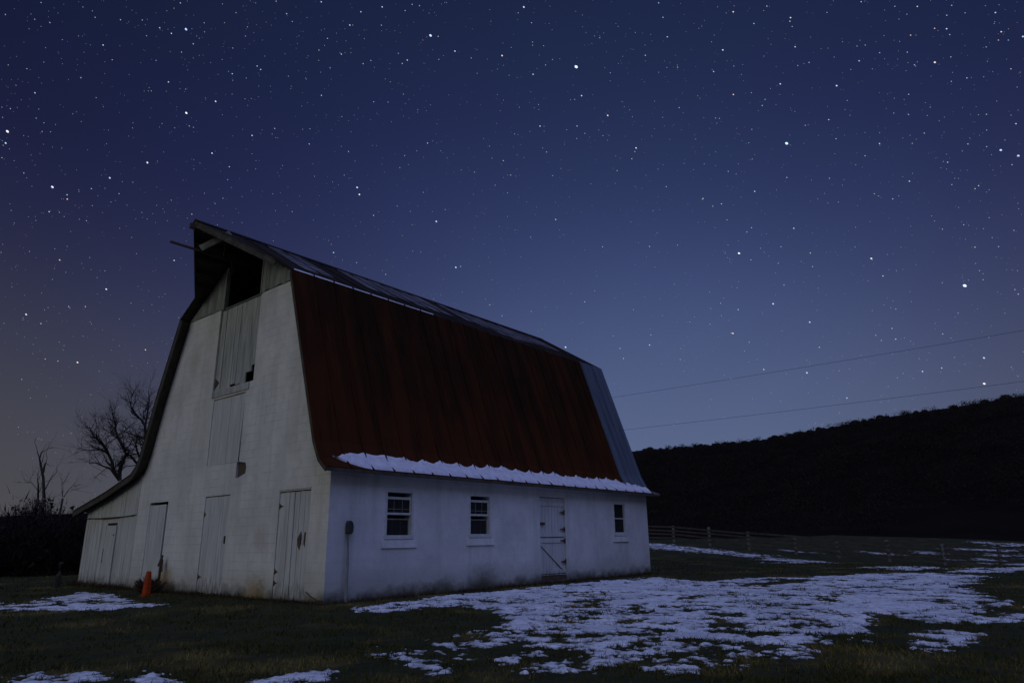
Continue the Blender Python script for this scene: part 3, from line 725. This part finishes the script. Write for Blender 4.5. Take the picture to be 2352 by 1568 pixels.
# roof snow: scalloped bank held on the eave, thin strips between the ribs above
def roof_snow():
    b = MB(); rib = .61; n = 26
    low = [Vector(p) for p in (RP[0], RP[1], RP[2], RP[3])]
    seg = [(low[i + 1] - low[i]).length for i in range(3)]
    def on(s):
        for i in range(3):
            if s <= seg[i] or i == 2:
                d = (low[i + 1] - low[i]).normalized(); p = low[i] + d * s; return p, Vector((-d.y, d.x)) if d.x >= 0 else Vector((-d.y, d.x))
            s -= seg[i]
    xs = np.arange(XF + .30, XB - .02, .05); ns = 9; V = []; 
    for x in xs:
        ph = ((x - XF - .02) / rib) % 1.0
        top = .50 + .11 * (abs(ph - .5) * 2) ** 2.2 * (1 if x > 2 else .5) + .05 * (float(vn(np.array(x * 1.7), np.array(3.1))) - .5) * 2 + .03 * (float(vn(np.array(x * 9.0), np.array(1.1))) - .5)
        top *= min(1, .72 + (x - XF - .30) * .5) * (1 - .28 * float(sstep(np.array(x), 12.2, 13.8)))
        for k in range(ns):
            s0 = .03 + .36 * max(0, 1 - (x - XF - .30) / .9) ** 1.5; s = s0 + (top - s0) * k / (ns - 1)
            p, nn = on(s); th_ = .05 * math.sin(PI * min(1, (k + .25) / (ns - .75))) ** .5 * (1 if 0 < k < ns - 1 else 0.12)
            groove = math.exp(-((ph if ph < .5 else 1 - ph) / .035) ** 2) * .02
            th_ = max(.002, th_ - groove + .012 * (float(fbm(np.array(x * 6), np.array(s * 14.0), 3)) - .5))
            V.append((x, p.x + nn.x * th_, p.y + nn.y * th_ + .001))
    F = [(i * ns + k, i * ns + k + 1, (i + 1) * ns + k + 1, (i + 1) * ns + k) for i in range(len(xs) - 1) for k in range(ns - 1)]
    b.v = V; b.f = F
    b.build('snow', M['roof_snow'], barn, smooth=True)['label'] = 'scalloped bank of snow along the eave'
    # thin snow on the upper slope
    b = MB(); k3 = Vector(RP[3]); k4 = Vector(RP[4]); d = (k4 - k3); ln = d.length; d.normalize(); nn = Vector((-d.y, d.x))
    if nn.y < 0: nn = -nn
    x = XF + .05 + .61
    while x < XB - .7:
        k_ = 1 if x < 9 else .75
        nz_ = float(fbm(np.array(x * .45), np.array(2.2), 3)); a = 1.75 - 1.3 * nz_ + random.uniform(-.12, .12)
        s1 = min(2.3 + 2.4 * float(fbm(np.array(x * .4 + 9), np.array(7.7), 3)) * k_ * .9, ln - .10) + random.uniform(-.1, 0); m_ = 12; o = len(b.v)
        if nz_ > (.34 if x < 9 else .42):
            wl = .56
            for q in range(m_ + 1):
                s = a + (s1 - a) * q / m_; e = min(q, m_ - q) / m_
                xl = x + .035 + .12 * (1 - min(1, e * 5)) + random.uniform(0, .05); xr = x + .10 + wl - .05 * (1 - min(1, e * 5)) - random.uniform(0, .05)
                h = .004 + .010 * min(1, e * 4)
                for xx, hh in ((xl, .003), (xl + .06, h), (xr - .06, h), (xr, .003)):
                    p = k3 + d * s + nn * (hh + .004); b.v.append((xx, p.x, p.y))
            for q in range(m_):
                for j in range(3): b.f.append((o + q * 4 + j, o + q * 4 + j + 1, o + q * 4 + j + 5, o + q * 4 + j + 4))
            b.build('snow', M['thin_snow'], barn, smooth=True); b = MB()
        x += .61
    # narrow rim of snow caught on the knee
    o = len(b.v); xs = np.arange(XF + .05, 4.6, .08)
    for x in xs:
        wd = .10 + .07 * float(vn(np.array(x * 2.0), np.array(8.0))); wd *= 1 - float(sstep(np.array(x), 2.6, 4.6)) * .8
        for s, h in ((-.015, .006), (.03, .022), (wd, .012), (wd + .05, .002)):
            p = k3 + d * s + nn * h; b.v.append((x, p.x, p.y))
    for q in range(len(xs) - 1):
        for j in range(3): b.f.append((o + q * 4 + j, o + q * 4 + j + 1, o + q * 4 + j + 5, o + q * 4 + j + 4))
    b.build('snow', M['roof_snow'], barn, smooth=True)['label'] = 'narrow rim of snow on the break of the roof'
roof_snow()

# ---------------------------------------------------------------- things by the barn
def lathe(b, cx, cy, prof, n=20):
    b.tube([(cx, cy, z) for r, z in prof], [r for r, z in prof], n)
cn = thing('traffic_cone', 'orange traffic cone standing in the grass before the barn', 'cone', (-1.0, 5.86, 0))
b = MB(); b.box((-1.11, 5.75, -.01), (-.89, 5.97, .03)); b.build('base', M['orange'], cn, bevel=.01)
b = MB(); lathe(b, -1.0, 5.86, [(.105, .03), (.10, .06), (.09, .20), (.078, .36), (.066, .50), (.058, .565), (.048, .585), (.03, .587)], 24); b.build('cone', M['orange'], cn, smooth=True)
b = MB(); b.tube([(-1.0, 5.86, .30), (-1.0, 5.86, .38)], [.0855, .0790], 24, caps=False); b.build('band', M['orange'], cn, smooth=True)
hy = thing('yard_hydrant', 'dark iron yard hydrant with a raised handle before the ajar plank door', 'hydrant', (-.14, 7.18, 0))
b = MB(); b.tube([(-.14, 7.18, -.1), (-.14, 7.18, .70)], .032, 10); b.build('pipe', M['iron'], hy)
b = MB(); b.tube([(-.14, 7.18, .66), (-.14, 7.18, .80), (-.14, 7.18, .86)], [.05, .055, .03], 12); b.tube([(-.14, 7.20, .74), (-.14, 7.30, .73), (-.14, 7.33, .66)], [.03, .026, .024], 8); b.build('head', M['iron'], hy)
b = MB(); b.bar((-.14, 7.14, .80), (-.14, 7.08, .52), .03, .03); b.bar((-.14, 7.18, .84), (-.14, 7.13, .94), .035, .035); b.build('handle', M['iron'], hy)
# weed clump between cone and hydrant
b = MB()
for _ in range(420):
    a = random.uniform(0, 2 * PI); r = random.random() ** .5 * .22; x, y = -.42 + r * math.cos(a), 6.98 + r * 1.1 * math.sin(a)
    h = random.uniform(.2, .48) * (1.15 - r * 2.2); dx, dy = random.uniform(-.12, .12), random.uniform(-.12, .12); q = .007
    b.add([(x - q, y, -.02), (x + q, y, -.02), (x + dx + q, y + dy, h * .7), (x + dx * 1.8, y + dy * 1.8, h)], [(0, 1, 2), (0, 2, 3)])
tag(b.build('weed_clump', M['weed'], None), 'dead brown weed clump between the orange cone and the iron hydrant', 'weeds')
# standpipe with box by the side wall
px = thing('electric_standpipe', 'thin grey pipe carrying a small dark box against the side wall', 'pipe', (.50, -.10, 0))
b = MB(); b.tube([(.46, -.13, -.1), (.47, -.11, .8), (.49, -.06, 1.52)], .032, 10); b.build('pipe', M['pale_paint'], px)
b = MB(); b.prism([(.445, -.12, 1.40), (.47, -.12, 1.375), (.55, -.12, 1.375), (.585, -.12, 1.43), (.59, -.12, 1.54), (.565, -.12, 1.62), (.52, -.12, 1.655), (.465, -.12, 1.65), (.445, -.12, 1.61)], (0, .105, 0)); b.build('box', M['box'], px, bevel=.012)
# short post on the left
p = on_ground(130, 1349)
b = MB(); b.tube([(p.x, p.y, -.1), (p.x, p.y, .35), (p.x + .02, p.y, .70)], [.085, .08, .07], 9); b.tube([(p.x + .02, p.y, .70), (p.x + .02, p.y, .74)], [.075, .03], 9)
tag(b.build('wooden_post', M['bark'], None), 'short dark wooden post standing alone in the grass left of the barn', 'post')
# fallen sticks on the snow
for (a, c_, lb) in (((1705, 1497), (1740, 1507), 'shorter dark stick lying on the snow'), ((1748, 1509), (1810, 1525), 'longer dark stick lying on the snow below the shorter one')):
    q0, q1 = on_ground(*a), on_ground(*c_); m_ = (q0 + q1) / 2
    b = MB(); b.tube([(q0.x, q0.y, .045), (m_.x + .02, m_.y - .01, .055), (q1.x, q1.y, .035)], [.012, .014, .006], 6)
    tag(b.build('stick', M['bark'], None), lb, 'stick', 'sticks on the snow')

# ---------------------------------------------------------------- fence across the field
fn = thing('fence', 'grey post and rail fence crossing the field at the foot of the wooded ridge', 'fence', (44, 0, 0))
fpx = [1470, 1548, 1630, 1719, 1825, 1922, 2036, 2160, 2289, 2440, 2600]
fd = [61, 60, 57.5, 55, 54, 53.5, 53.5, 54, 55.5, 58, 61]
FP = []
for q, dd in zip(fpx, fd):
    p = at(q, 1240, dd); FP.append((p.x, p.y, float(terrain(p.x, p.y))))
for i, (x, y, z) in enumerate(FP):
    b = MB(); le = random.uniform(-.05, .05)
    b.bar((x, y, z - .3), (x + le, y + le, z + random.uniform(1.25, 1.42)), .17, .17); b.build('post', M['post'], fn, bevel=.01)
for i in range(len(FP) - 1):
    a, c_ = FP[i], FP[i + 1]
    for h in (.32, .62, .92, 1.2):
        if random.random() < .08: continue
        b = MB(); s = random.uniform(-.04, .04)
        b.bar((a[0] - .11, a[1], a[2] + h + s), (c_[0] - .11, c_[1], c_[2] + h + random.uniform(-.04, .04)), .04, .13); b.build('rail', M['fence'], fn)

# ---------------------------------------------------------------- wooded ridge and thicket
def woods():
    V = []; CORE = []
    A = []
    for k in range(3600):
        az = random.uniform(-16, 62)
        r = 345 - (random.random() ** 1.1) * 237
        if az < 12 and r < 150: continue
        A.append((az, r, random.uniform(5.2, 9.5) * (.55 if r > 270 else .9)))
    az = -17.0
    while az < 62:                           # the crowns standing on the crest
        A.append((az, random.uniform(420, 434), random.choice((4.0, 4.4, 4.8, 5.2, 5.6, 6.6)) + random.uniform(-.4, .4)))
        A.append((az + random.uniform(-.2, .2), random.uniform(395, 418), random.uniform(3.4, 4.6)))
        az += random.uniform(.20, .48)
    for az, r, h in A:
        a = math.radians(az); x = CAM.x + r * math.cos(a); y = CAM.y + r * math.sin(a); z = float(terrain(x, y)) - 1.5
        crest = r > 404; rw = h * random.uniform(.38, .6); m_ = 620 if crest else (120 if r > 280 else 60)
        d = rng.normal(size=(m_, 3)); d /= np.linalg.norm(d, axis=1)[:, None]; rr = rng.random(m_) ** (.38 if crest else .5)
        c = np.array([x, y, z + h * .60]) + d * rr[:, None] * np.array([rw, rw, h * .40]) * (np.array([.95, .95, .80]) if crest else 1)
        sz = rng.uniform(.5, 1.4, m_) * r * (.00021 if crest else (.00048 if r > 280 else .0008))
        for q in range(3):
            V.append(c + rng.normal(size=(m_, 3)) * sz[:, None])
        V.append(None)
        if crest:                            # the dense heart of a far crown
            for i_ in range(5):
                for j_ in range(10):
                    q4 = []
                    for (ii, jj) in ((i_, j_), (i_, j_ + 1), (i_ + 1, j_ + 1), (i_ + 1, j_)):
                        ph, t_ = PI * ii / 5, 2 * PI * (jj % 10) / 10
                        k_ = .90 + .12 * math.sin(3.1 * ph + x + 2 * t_) * math.sin(ph)
                        q4.append((x + rw * .95 * k_ * math.sin(ph) * math.cos(t_), y + rw * .95 * k_ * math.sin(ph) * math.sin(t_), z + h * .50 + h * .42 * k_ * math.cos(ph)))
                    CORE += [(q4[0], q4[1], q4[2]), (q4[0], q4[2], q4[3])]
    vs = []; fs = []; i = 0; o = 0
    while i < len(V):
        a3 = np.stack(V[i:i + 3], 1).reshape(-1, 3); vs.append(a3); fs.append(np.arange(len(a3)).reshape(-1, 3) + o); o += len(a3); i += 4
    ca = np.array(CORE).reshape(-1, 3); vs.append(ca); fs.append(np.arange(len(ca)).reshape(-1, 3) + o)
    ob = mesh_np('woodland', np.concatenate(vs), np.concatenate(fs), M['woods'], 3)
    ob['kind'] = 'stuff'; ob['label'] = 'dark leafless woodland covering the long ridge behind the fence'; ob['category'] = 'woodland'
woods()
def thicket():
    vs = []; fs = []; o = 0
    for k in range(1500):
        az = random.uniform(58, 102); r = 37 + random.random() ** 1.3 * 32
        a = math.radians(az); x = CAM.x + r * math.cos(a); y = CAM.y + r * math.sin(a)
        topel = 2.95 + .5 * math.sin(az * 1.3) + .3 * math.sin(az * 3.1)
        h = (1.2 + r * math.tan(math.radians(topel))) * random.uniform(.45, 1.0) * (1 + .28 * (float(fbm(np.array(az * 1.1), np.array(4.4), 4)) - .5) * 2)
        m_ = 150; rw = random.uniform(.7, 1.5)
        base = np.array([x, y, 0.0])
        p0 = base + np.stack([rng.normal(0, .5, m_) * rw, rng.normal(0, .5, m_) * rw, rng.random(m_) * h * .85], -1)
        dv = np.stack([rng.normal(0, .25, m_), rng.normal(0, .25, m_), rng.uniform(.15, .7, m_)], -1)
        w3 = rng.normal(0, .013, (m_, 3)) * np.array([1, 1, .3])
        tri = np.stack([p0 - w3, p0 + w3, np.minimum(p0 + dv, [1e9, 1e9, h])], 1).reshape(-1, 3)
        vs.append(tri); fs.append(np.arange(len(tri)).reshape(-1, 3) + o); o += len(tri)
        m2 = 60
        c = base + np.stack([rng.normal(0, .45, m2) * rw, rng.normal(0, .45, m2) * rw, rng.random(m2) ** .8 * h * .8], -1)
        tri = (c[:, None, :] + rng.normal(0, .09, (m2, 3, 3))).reshape(-1, 3)
        vs.append(tri); fs.append(np.arange(len(tri)).reshape(-1, 3) + o); o += len(tri)
    ob = mesh_np('thicket', np.concatenate(vs), np.concatenate(fs), M['woods'], 3)
    ob['kind'] = 'stuff'; ob['label'] = 'dark tangled thicket along the field edge left of the barn'; ob['category'] = 'thicket'
thicket()

# bare trees: drawn limbs given real depth, then grown twigs
def zp(q, off=(0, 803.9)): return q[0] * .29297 + off[0], q[1] * .29297 + off[1]
def bare_tree(name, label, limbs, base, dist, r0, seed, levels=3, tw=1.0, group=None):
    rnd = random.Random(seed)
    bp = at(*zp(base), dist); t = thing(name, label, 'tree', (bp.x, bp.y, 0), group)
    tr = MB(); br = MB()
    tr.tube([(bp.x + .1, bp.y, -.2), (bp.x, bp.y + .1, bp.z * .5), (bp.x, bp.y, bp.z)], [r0 * 1.5, r0 * 1.15, r0], 9)
    tr.build('trunk', M['bark'], t, smooth=True)
    def twig(p, d, ln, rad, lv):
        n = 4; pts = [p]; rr = [rad]
        for k in range(n):
            d = (d + Vector((rnd.gauss(0, .22), rnd.gauss(0, .22), rnd.gauss(.06, .18)))).normalized()
            p = p + d * (ln / n); pts.append(p); rr.append(rad * (1 - .7 * (k + 1) / n))
        br.tube(pts, rr, 4 if lv < 2 else 5, caps=False)
        if lv > 0:
            for k in range(rnd.choice((3, 4, 5))):
                i = rnd.randint(1, n); dd = (d * .6 + Vector((rnd.gauss(0, .6), rnd.gauss(0, .6), rnd.gauss(.2, .45)))).normalized()
                twig(pts[i], dd, ln * rnd.uniform(.45, .75), rr[i] * .75, lv - 1)
    for pts2, rA, rB in limbs:
        dep = rnd.uniform(-.25, .25); P = []
        for k, q in enumerate(pts2):
            P.append(at(*zp(q), dist + dep * k + rnd.uniform(-.1, .1)))
        n = len(P); rad = [rA + (rB - rA) * k / (n - 1) for k in range(n)]
        br.tube(P, [q_ * .68 for q_ in rad], 7)
        for k in range(1, n):
            cnt = 5 if k > n / 2 else 2
            for _ in range(int(cnt * tw)):
                dd = ((P[k] - P[k - 1]).normalized() * .55 + Vector((rnd.gauss(0, .7), rnd.gauss(0, .7), rnd.gauss(.25, .45)))).normalized()
                twig(P[k] + (P[k - 1] - P[k]) * rnd.random(), dd, rnd.uniform(.7, 1.5), max(.010, rad[k] * .38), levels - 1)
    br.build('crown', M['bark'], t)
    return t
bare_tree('bare_tree', 'spreading leafless tree rising behind the low end of the barn roof', [
    ([(940, 1020), (880, 940), (885, 890), (840, 790), (790, 720), (740, 680), (700, 600)], .16, .04),
    ([(940, 1020), (945, 920), (985, 820), (980, 790), (930, 700), (905, 620), (900, 560), (880, 500)], .16, .035),
    ([(1120, 980), (1070, 880), (1030, 835), (980, 800)], .10, .07),
    ([(1120, 980), (1110, 880), (1075, 790), (1065, 740), (1070, 700)], .12, .04),
    ([(1120, 980), (1160, 800), (1140, 680), (1140, 580), (1160, 470), (1170, 400), (1165, 320)], .15, .03),
    ([(1140, 600), (1110, 550), (1050, 490), (1025, 440), (1030, 370), (1050, 320)], .10, .025),
    ([(870, 930), (800, 905), (745, 880), (700, 885)], .08, .02),
    ([(850, 820), (800, 780), (700, 785), (600, 775)], .06, .015),
    ([(1150, 690), (1050, 665), (1000, 650)], .07, .03)], (960, 1070), 46, .16, 3, levels=3, tw=1.25, group='bare trees beyond the barn')
bare_tree('bare_tree', 'broken nearly dead tree with one dark trunk above the thicket on the left', [
    ([(345, 1160), (340, 1000), (320, 900), (310, 850), (325, 800)], .13, .05),
    ([(338, 960), (350, 900), (360, 880)], .10, .05),
    ([(355, 1090), (400, 1000), (450, 950)], .05, .015),
    ([(325, 800), (370, 775), (410, 760)], .035, .01),
    ([(312, 850), (290, 780)], .03, .01)], (345, 1165), 50, .10, 5, levels=1, tw=.45, group='bare trees beyond the barn')
bare_tree('bare_tree', 'thin stem close to the left side of the broken dead tree', [
    ([(298, 1160), (300, 1060), (294, 1000)], .09, .04), ([(298, 1100), (250, 1040), (200, 1030)], .03, .012)], (298, 1165), 52, .09, 8, levels=2, tw=.6, group='bare trees beyond the barn')
bare_tree('bare_tree', 'small faint sapling above the thicket between the dead tree and the barn', [
    ([(490, 1150), (486, 1090), (485, 1040)], .045, .012), ([(500, 1150), (540, 1090), (570, 1060)], .04, .012)], (492, 1160), 54, .06, 13, levels=2, tw=.8, group='bare trees beyond the barn')

# ---------------------------------------------------------------- power lines
for (a, c_, lb) in (((900, 990), (2900, 672), 'upper of the two thin power lines crossing the sky above the ridge'),
                    ((900, 1046), (2900, 812), 'lower of the two thin power lines crossing the sky, nearer the ridge')):
    A0, A1 = at(*a, 78), at(*c_, 62); pts = []
    for k in range(41):
        t = k / 40; q = A0.lerp(A1, t); q.z += -1.6 * 4 * t * (1 - t) * .25 + .25; pts.append(q)
    b = MB(); b.tube(pts, .012, 5); tag(b.build('power_line', M['wire'], None), lb, 'power line', 'power lines over the ridge')

# ---------------------------------------------------------------- stars
Z = .3418
def zst(lst, ox, oy): return [(x * Z + ox * .57422, y * Z + oy * .57422, m_) for x, y, m_ in lst]
STARS = zst([(1250,198,2),(50,884,2),(38,962,2.6),(352,1257,2),(738,1196,2.4),(990,1093,2.3),(1252,760,2.1),(1449,682,2.6),(1425,1030,2.6),(1694,911,2.7),(1846,864,3),(235,625,3),(1073,188,3),(1152,226,3),(335,153,3.2),(693,304,3),(1299,296,3.1),(1132,552,3),(1561,497,3),(1728,445,2.9),(1752,468,3),(2160,642,2.9),(2294,365,2.8),(2201,260,3.1),(1926,94,3),(2159,14,2.8),(1212,21,3.2),(276,19,3.4),(36,99,3.3),(233,131,3.5),(639,118,3.5),(810,134,3.4),(956,136,3.4),(985,242,3.4),(1220,352,3.4),(1049,407,3.4),(754,403,3.5),(543,524,3.3),(181,463,3.4),(646,657,3.7),(1248,600,3.5),(1017,612,3.6),(1564,324,3.4),(1564,541,3.5),(1663,182,3.5),(1586,87,3.5),(1649,244,3.6),(2143,338,3.3),(2218,456,3.4),(2055,527,3.6),(1938,513,3.7),(1272,847,3.2),(1300,856,3.3),(614,1268,3.1),(451,1309,3.1),(452,1338,2.9),(330,1423,3),(581,1483,3.3),(1289,1439,3.2),(1151,1346,3.4),(800,1302,3.4),(746,1358,3.6),(1541,1121,3.1),(1530,1208,3.5),(1498,1332,3.5),(1446,1368,3.6),(2078,968,3.2),(2034,870,3.6),(2083,866,3.6),(1963,1422,3.4),(1833,1303,3.6),(2114,1185,3.6),(2235,1223,3.6),(2313,1177,3.5),(243,795,3.5),(295,826,3.6),(70,731,3.4),(18,790,3.6),(160,1163,3.4),(283,885,3.6),(13,1060,3.6),(399,1427,3.6),(893,1225,3.6),(1372,155,3.5),(1375,216,3.7),(1964,146,3.5),(1856,10,3.4),(2297,785,3.6)], 0, 0)
STARS += zst([(1688,450,1),(709,240,1.8),(1336,49,2.4),(873,345,2.6),(1190,375,2.5),(384,48,2.8),(241,81,3),(167,170,2.8),(553,405,2.8),(493,360,3.3),(519,428,3.2),(308,408,3.2),(256,429,3.1),(539,73,3.2),(1398,500,2.8),(1724,644,2.7),(1900,777,2.5),(1445,848,2.6),(1694,848,3.1),(2090,995,2.6),(216,1260,2.2),(231,1307,2.4),(748,1488,2.3),(689,962,3),(1529,401,3.3),(1482,438,3.3),(1388,155,3.3),(1298,88,3.2),(983,391,3.3),(765,401,3.4),(761,246,3.2),(1846,255,3.4),(1811,243,3.6),(2300,249,3),(2271,118,3.1),(2242,21,3),(2152,373,3.2),(1917,491,3.4),(327,685,3.3),(424,687,3.5),(527,634,3.4),(326,1447,3.1),(158,1019,3.2),(535,1046,3.4),(1198,1080,3.2),(1105,982,3.5),(1248,1177,3.3),(1143,1245,3.3),(1005,1157,3.5),(1529,1181,3.3),(1489,1022,3.3),(1550,1475,2.8),(2062,1068,3.2),(2082,1019,3.2),(1963,1147,3.3),(2293,1255,3.2),(1746,897,3.4),(1691,931,3.3),(1867,912,3.5),(1909,911,3.6),(1434,704,3.6),(1306,722,3.5),(661,1293,3.3),(574,1420,3.5),(485,1385,3.5),(503,1127,3.4),(808,1408,3.4),(1395,284,3.4),(1395,306,3.5),(1469,309,3.4),(379,171,3.3),(586,31,3.3),(635,40,3.3),(1274,901,3.4),(1462,995,3.5),(1678,669,3.4),(2205,1416,3.5),(1227,1295,3.5),(1228,1177,3.9),(820,1061,3.7),(777,1014,3.7),(617,1014,3.5)], 1300, 0)
STARS += zst([(757,964,1.4),(398,81,2.7),(537,160,3),(783,120,2.8),(779,144,3),(624,43,3.1),(328,337,2.5),(814,316,2.9),(266,482,3),(714,565,2.6),(1093,577,2.5),(1244,410,2.8),(1753,420,2.4),(1382,356,3.2),(1616,437,3.2),(1832,195,2.8),(1751,192,3.1),(1853,234,3.2),(2199,215,2.9),(2160,86,2.9),(1635,45,3),(1590,238,3.1),(2345,247,2.6),(2247,271,3.3),(2180,271,3.3),(399,636,2.8),(593,710,3.2),(612,669,3.3),(1040,805,3),(1381,965,2.9),(2196,1009,2.2),(2314,1047,2.2),(1975,968,3),(1839,1091,3.1),(2298,832,2.9),(1577,635,3.3),(1577,771,3.3),(1682,895,3.4),(1089,933,3.3),(758,1193,3),(542,1286,2.8),(195,1334,3),(319,1370,3.1),(260,1386,3.3),(1582,1218,2.9),(2047,1248,3.2),(2023,1268,3.3),(1470,1337,3.2),(1346,1302,3.4),(1044,1199,3.4),(1284,1047,3.3),(1833,104,3.2),(1866,38,3.2),(1258,13,3.2),(1028,85,3.4),(1285,304,3.3),(1230,311,3.4),(1568,352,3.3),(1860,384,3.3),(1968,525,3.2),(1864,548,3.4),(2100,769,3.3),(2101,875,3.4),(2101,986,3.4),(2272,1107,3.4),(832,442,3.3),(908,421,3.2),(402,445,3.4),(35,724,3.1),(279,794,3.4),(305,796,3.4),(523,870,3.4),(364,1152,3.3),(418,1170,3.4),(203,1102,3.5),(503,960,3.5),(525,1070,3.5),(1477,761,3.4),(1722,721,3.5),(1867,1241,3.3),(2264,464,3.3),(2098,317,3.4),(1601,964,3.5),(882,843,3.3),(1188,468,3.5),(794,180,3.3),(24,453,3.3),(1565,97,3.4),(1956,88,3.4),(1484,44,3.4),(520,624,3.4),(1165,676,3.5)], 2696, 0)
STARS += zst([(437,526,2),(1326,561,2.4),(1954,743,1.2),(666,865,2.4),(912,988,2.6),(396,1063,2.5),(1404,678,3),(805,358,2.8),(719,482,3.2),(916,524,3.1),(931,615,3.1),(431,904,3),(313,861,3.3),(739,739,3.2),(1490,1102,2.9),(1393,1111,3.1),(1465,1030,3.1),(1356,1076,3.3),(977,1157,3),(603,1306,2.8),(893,1328,2.3),(2083,1228,2.4),(2085,1401,2.1),(1670,1319,2.8),(1799,1296,3),(1162,1497,2.7),(1806,1067,3.2),(2023,485,3.2),(2181,481,3.2),(2314,800,3.1),(2291,769,3.4),(2284,372,3.3),(1803,723,3.5),(1491,900,3.3),(506,1123,3.3),(473,1183,3.5),(517,570,3.3),(490,383,3.2),(521,354,3.2),(581,492,3.5),(700,593,3.4),(242,1002,3.4),(106,986,3.4),(318,945,3.5),(247,896,3.5),(2077,703,3.5),(2053,642,3.4),(2138,420,3.5),(2118,287,3.4),(1947,334,3.4),(1804,364,3.4),(43,1239,3.4),(1109,1314,3.6),(1500,1361,3.6),(2311,1351,3.6),(338,1345,3.6),(382,1367,3.6),(240,786,3.6),(424,758,3.5),(1909,928,3.5),(1861,1095,3.6),(1217,484,3.6),(1647,1233,3.6)], 2696, 700)
STARS += [(400, 598, 2.8), (137, 597, 2.9), (244, 664, 2.5), (60, 722, 2.5), (178, 832, 2.5), (334, 803, 2.9), (196, 704, 3.2), (158, 704, 3.1), (94, 743, 3.2), (104, 824, 3.3), (133, 829, 3.4), (50, 871, 3.5), (766, 580, 2.7), (819, 603, 3.2), (1047, 614, 2.4), (1058, 612, 3), (886, 630, 3.2), (1276, 503, 3.2), (1219, 545, 3.3), (1299, 797, 2.3), (1432, 823, 3), (1424, 800, 3), (1153, 725, 3.2), (1125, 700, 3.2), (1220, 715, 3.5), (1343, 693, 3.2), (1366, 668, 3.5), (1384, 567, 3.3), (1492, 566, 3), (1556, 563, 3.3), (1613, 458, 3.3), (1670, 505, 3.3), (1696, 581, 2.9), (1495, 769, 3.3), (1492, 792, 2.8), (1563, 800, 3.6), (1562, 825, 3.4), (1680, 765, 3.0), (1408, 771, 3.4), (1455, 711, 3.6)]
def stars():
    rnd = random.Random(21); V = []; F = []; K = []
    L_ = [(x, y, m_) for x, y, m_ in STARS]
    for _ in range(6500): L_.append((rnd.uniform(-500, 2850), rnd.uniform(-500, 1240), rnd.choice((3.8, 4.0, 4.3, 4.3, 4.6, 4.6, 4.6, 4.6))))
    D = 6000
    seen = set()
    for x, y, m_ in L_:
        key = (round(x / 4), round(y / 4))
        if key in seen: continue
        seen.add(key)
        d = ray(x, y).normalized(); c = CAM + d * D
        a = d.cross(Vector((0, 0, 1))).normalized(); b_ = a.cross(d)
        R = float(np.interp(m_, [1, 1.8, 2.5, 3, 3.5, 4, 4.6], [3.3, 2.5, 1.55, 1.05, .80, .62, .50])) / FPX * D     # angular size
        lum = float(np.interp(m_, [1, 2, 3, 3.5, 4, 4.6], [1.5, 1.25, .85, .55, .42, .24]))
        tint = rnd.choice(((.45, .62, 1), (.6, .75, 1), (.9, .92, 1), (.5, .7, 1), (1, .80, .78), (.75, .8, 1), (.55, .85, .95)))
        if d.z < .11: lum *= .6
        n = 8; o = len(V)
        for k in range(n):
            t = 2 * PI * k / n; u, v = math.cos(t), math.sin(t)
            # slight trail from the turning sky, down to the right
            ux = a * (.80 * u * .7 + 1.15 * v * .7) + b_ * (.80 * u * .7 - 1.15 * v * .62)
            V.append(c + ux * R); K.append((lum * tint[0], lum * tint[1], lum * tint[2], 1))
        F.append(tuple(range(o, o + n)))
    me = bpy.data.meshes.new('stars'); me.from_pydata([tuple(v) for v in V], [], F)
    at_ = me.color_attributes.new('glow', 'FLOAT_COLOR', 'POINT')
    at_.data.foreach_set('color', np.array(K, np.float32).ravel())
    m = bpy.data.materials.new('starlight'); m.use_nodes = True; t = m.node_tree; t.nodes.clear()
    ca = N(t, 'ShaderNodeVertexColor', layer_name='glow'); e = N(t, 'ShaderNodeEmission'); L(t, ca.outputs[0], e.inputs[0]); e.inputs[1].default_value = 1.0
    o_ = N(t, 'ShaderNodeOutputMaterial'); L(t, e.outputs[0], o_.inputs[0])
    m.cycles.emission_sampling = 'NONE'
    me.materials.append(m)
    o = bpy.data.objects.new('stars', me); C.objects.link(o)
    o['kind'] = 'stuff'; o['label'] = 'countless small white stars scattered over the dark blue night sky'; o['category'] = 'stars'
stars()
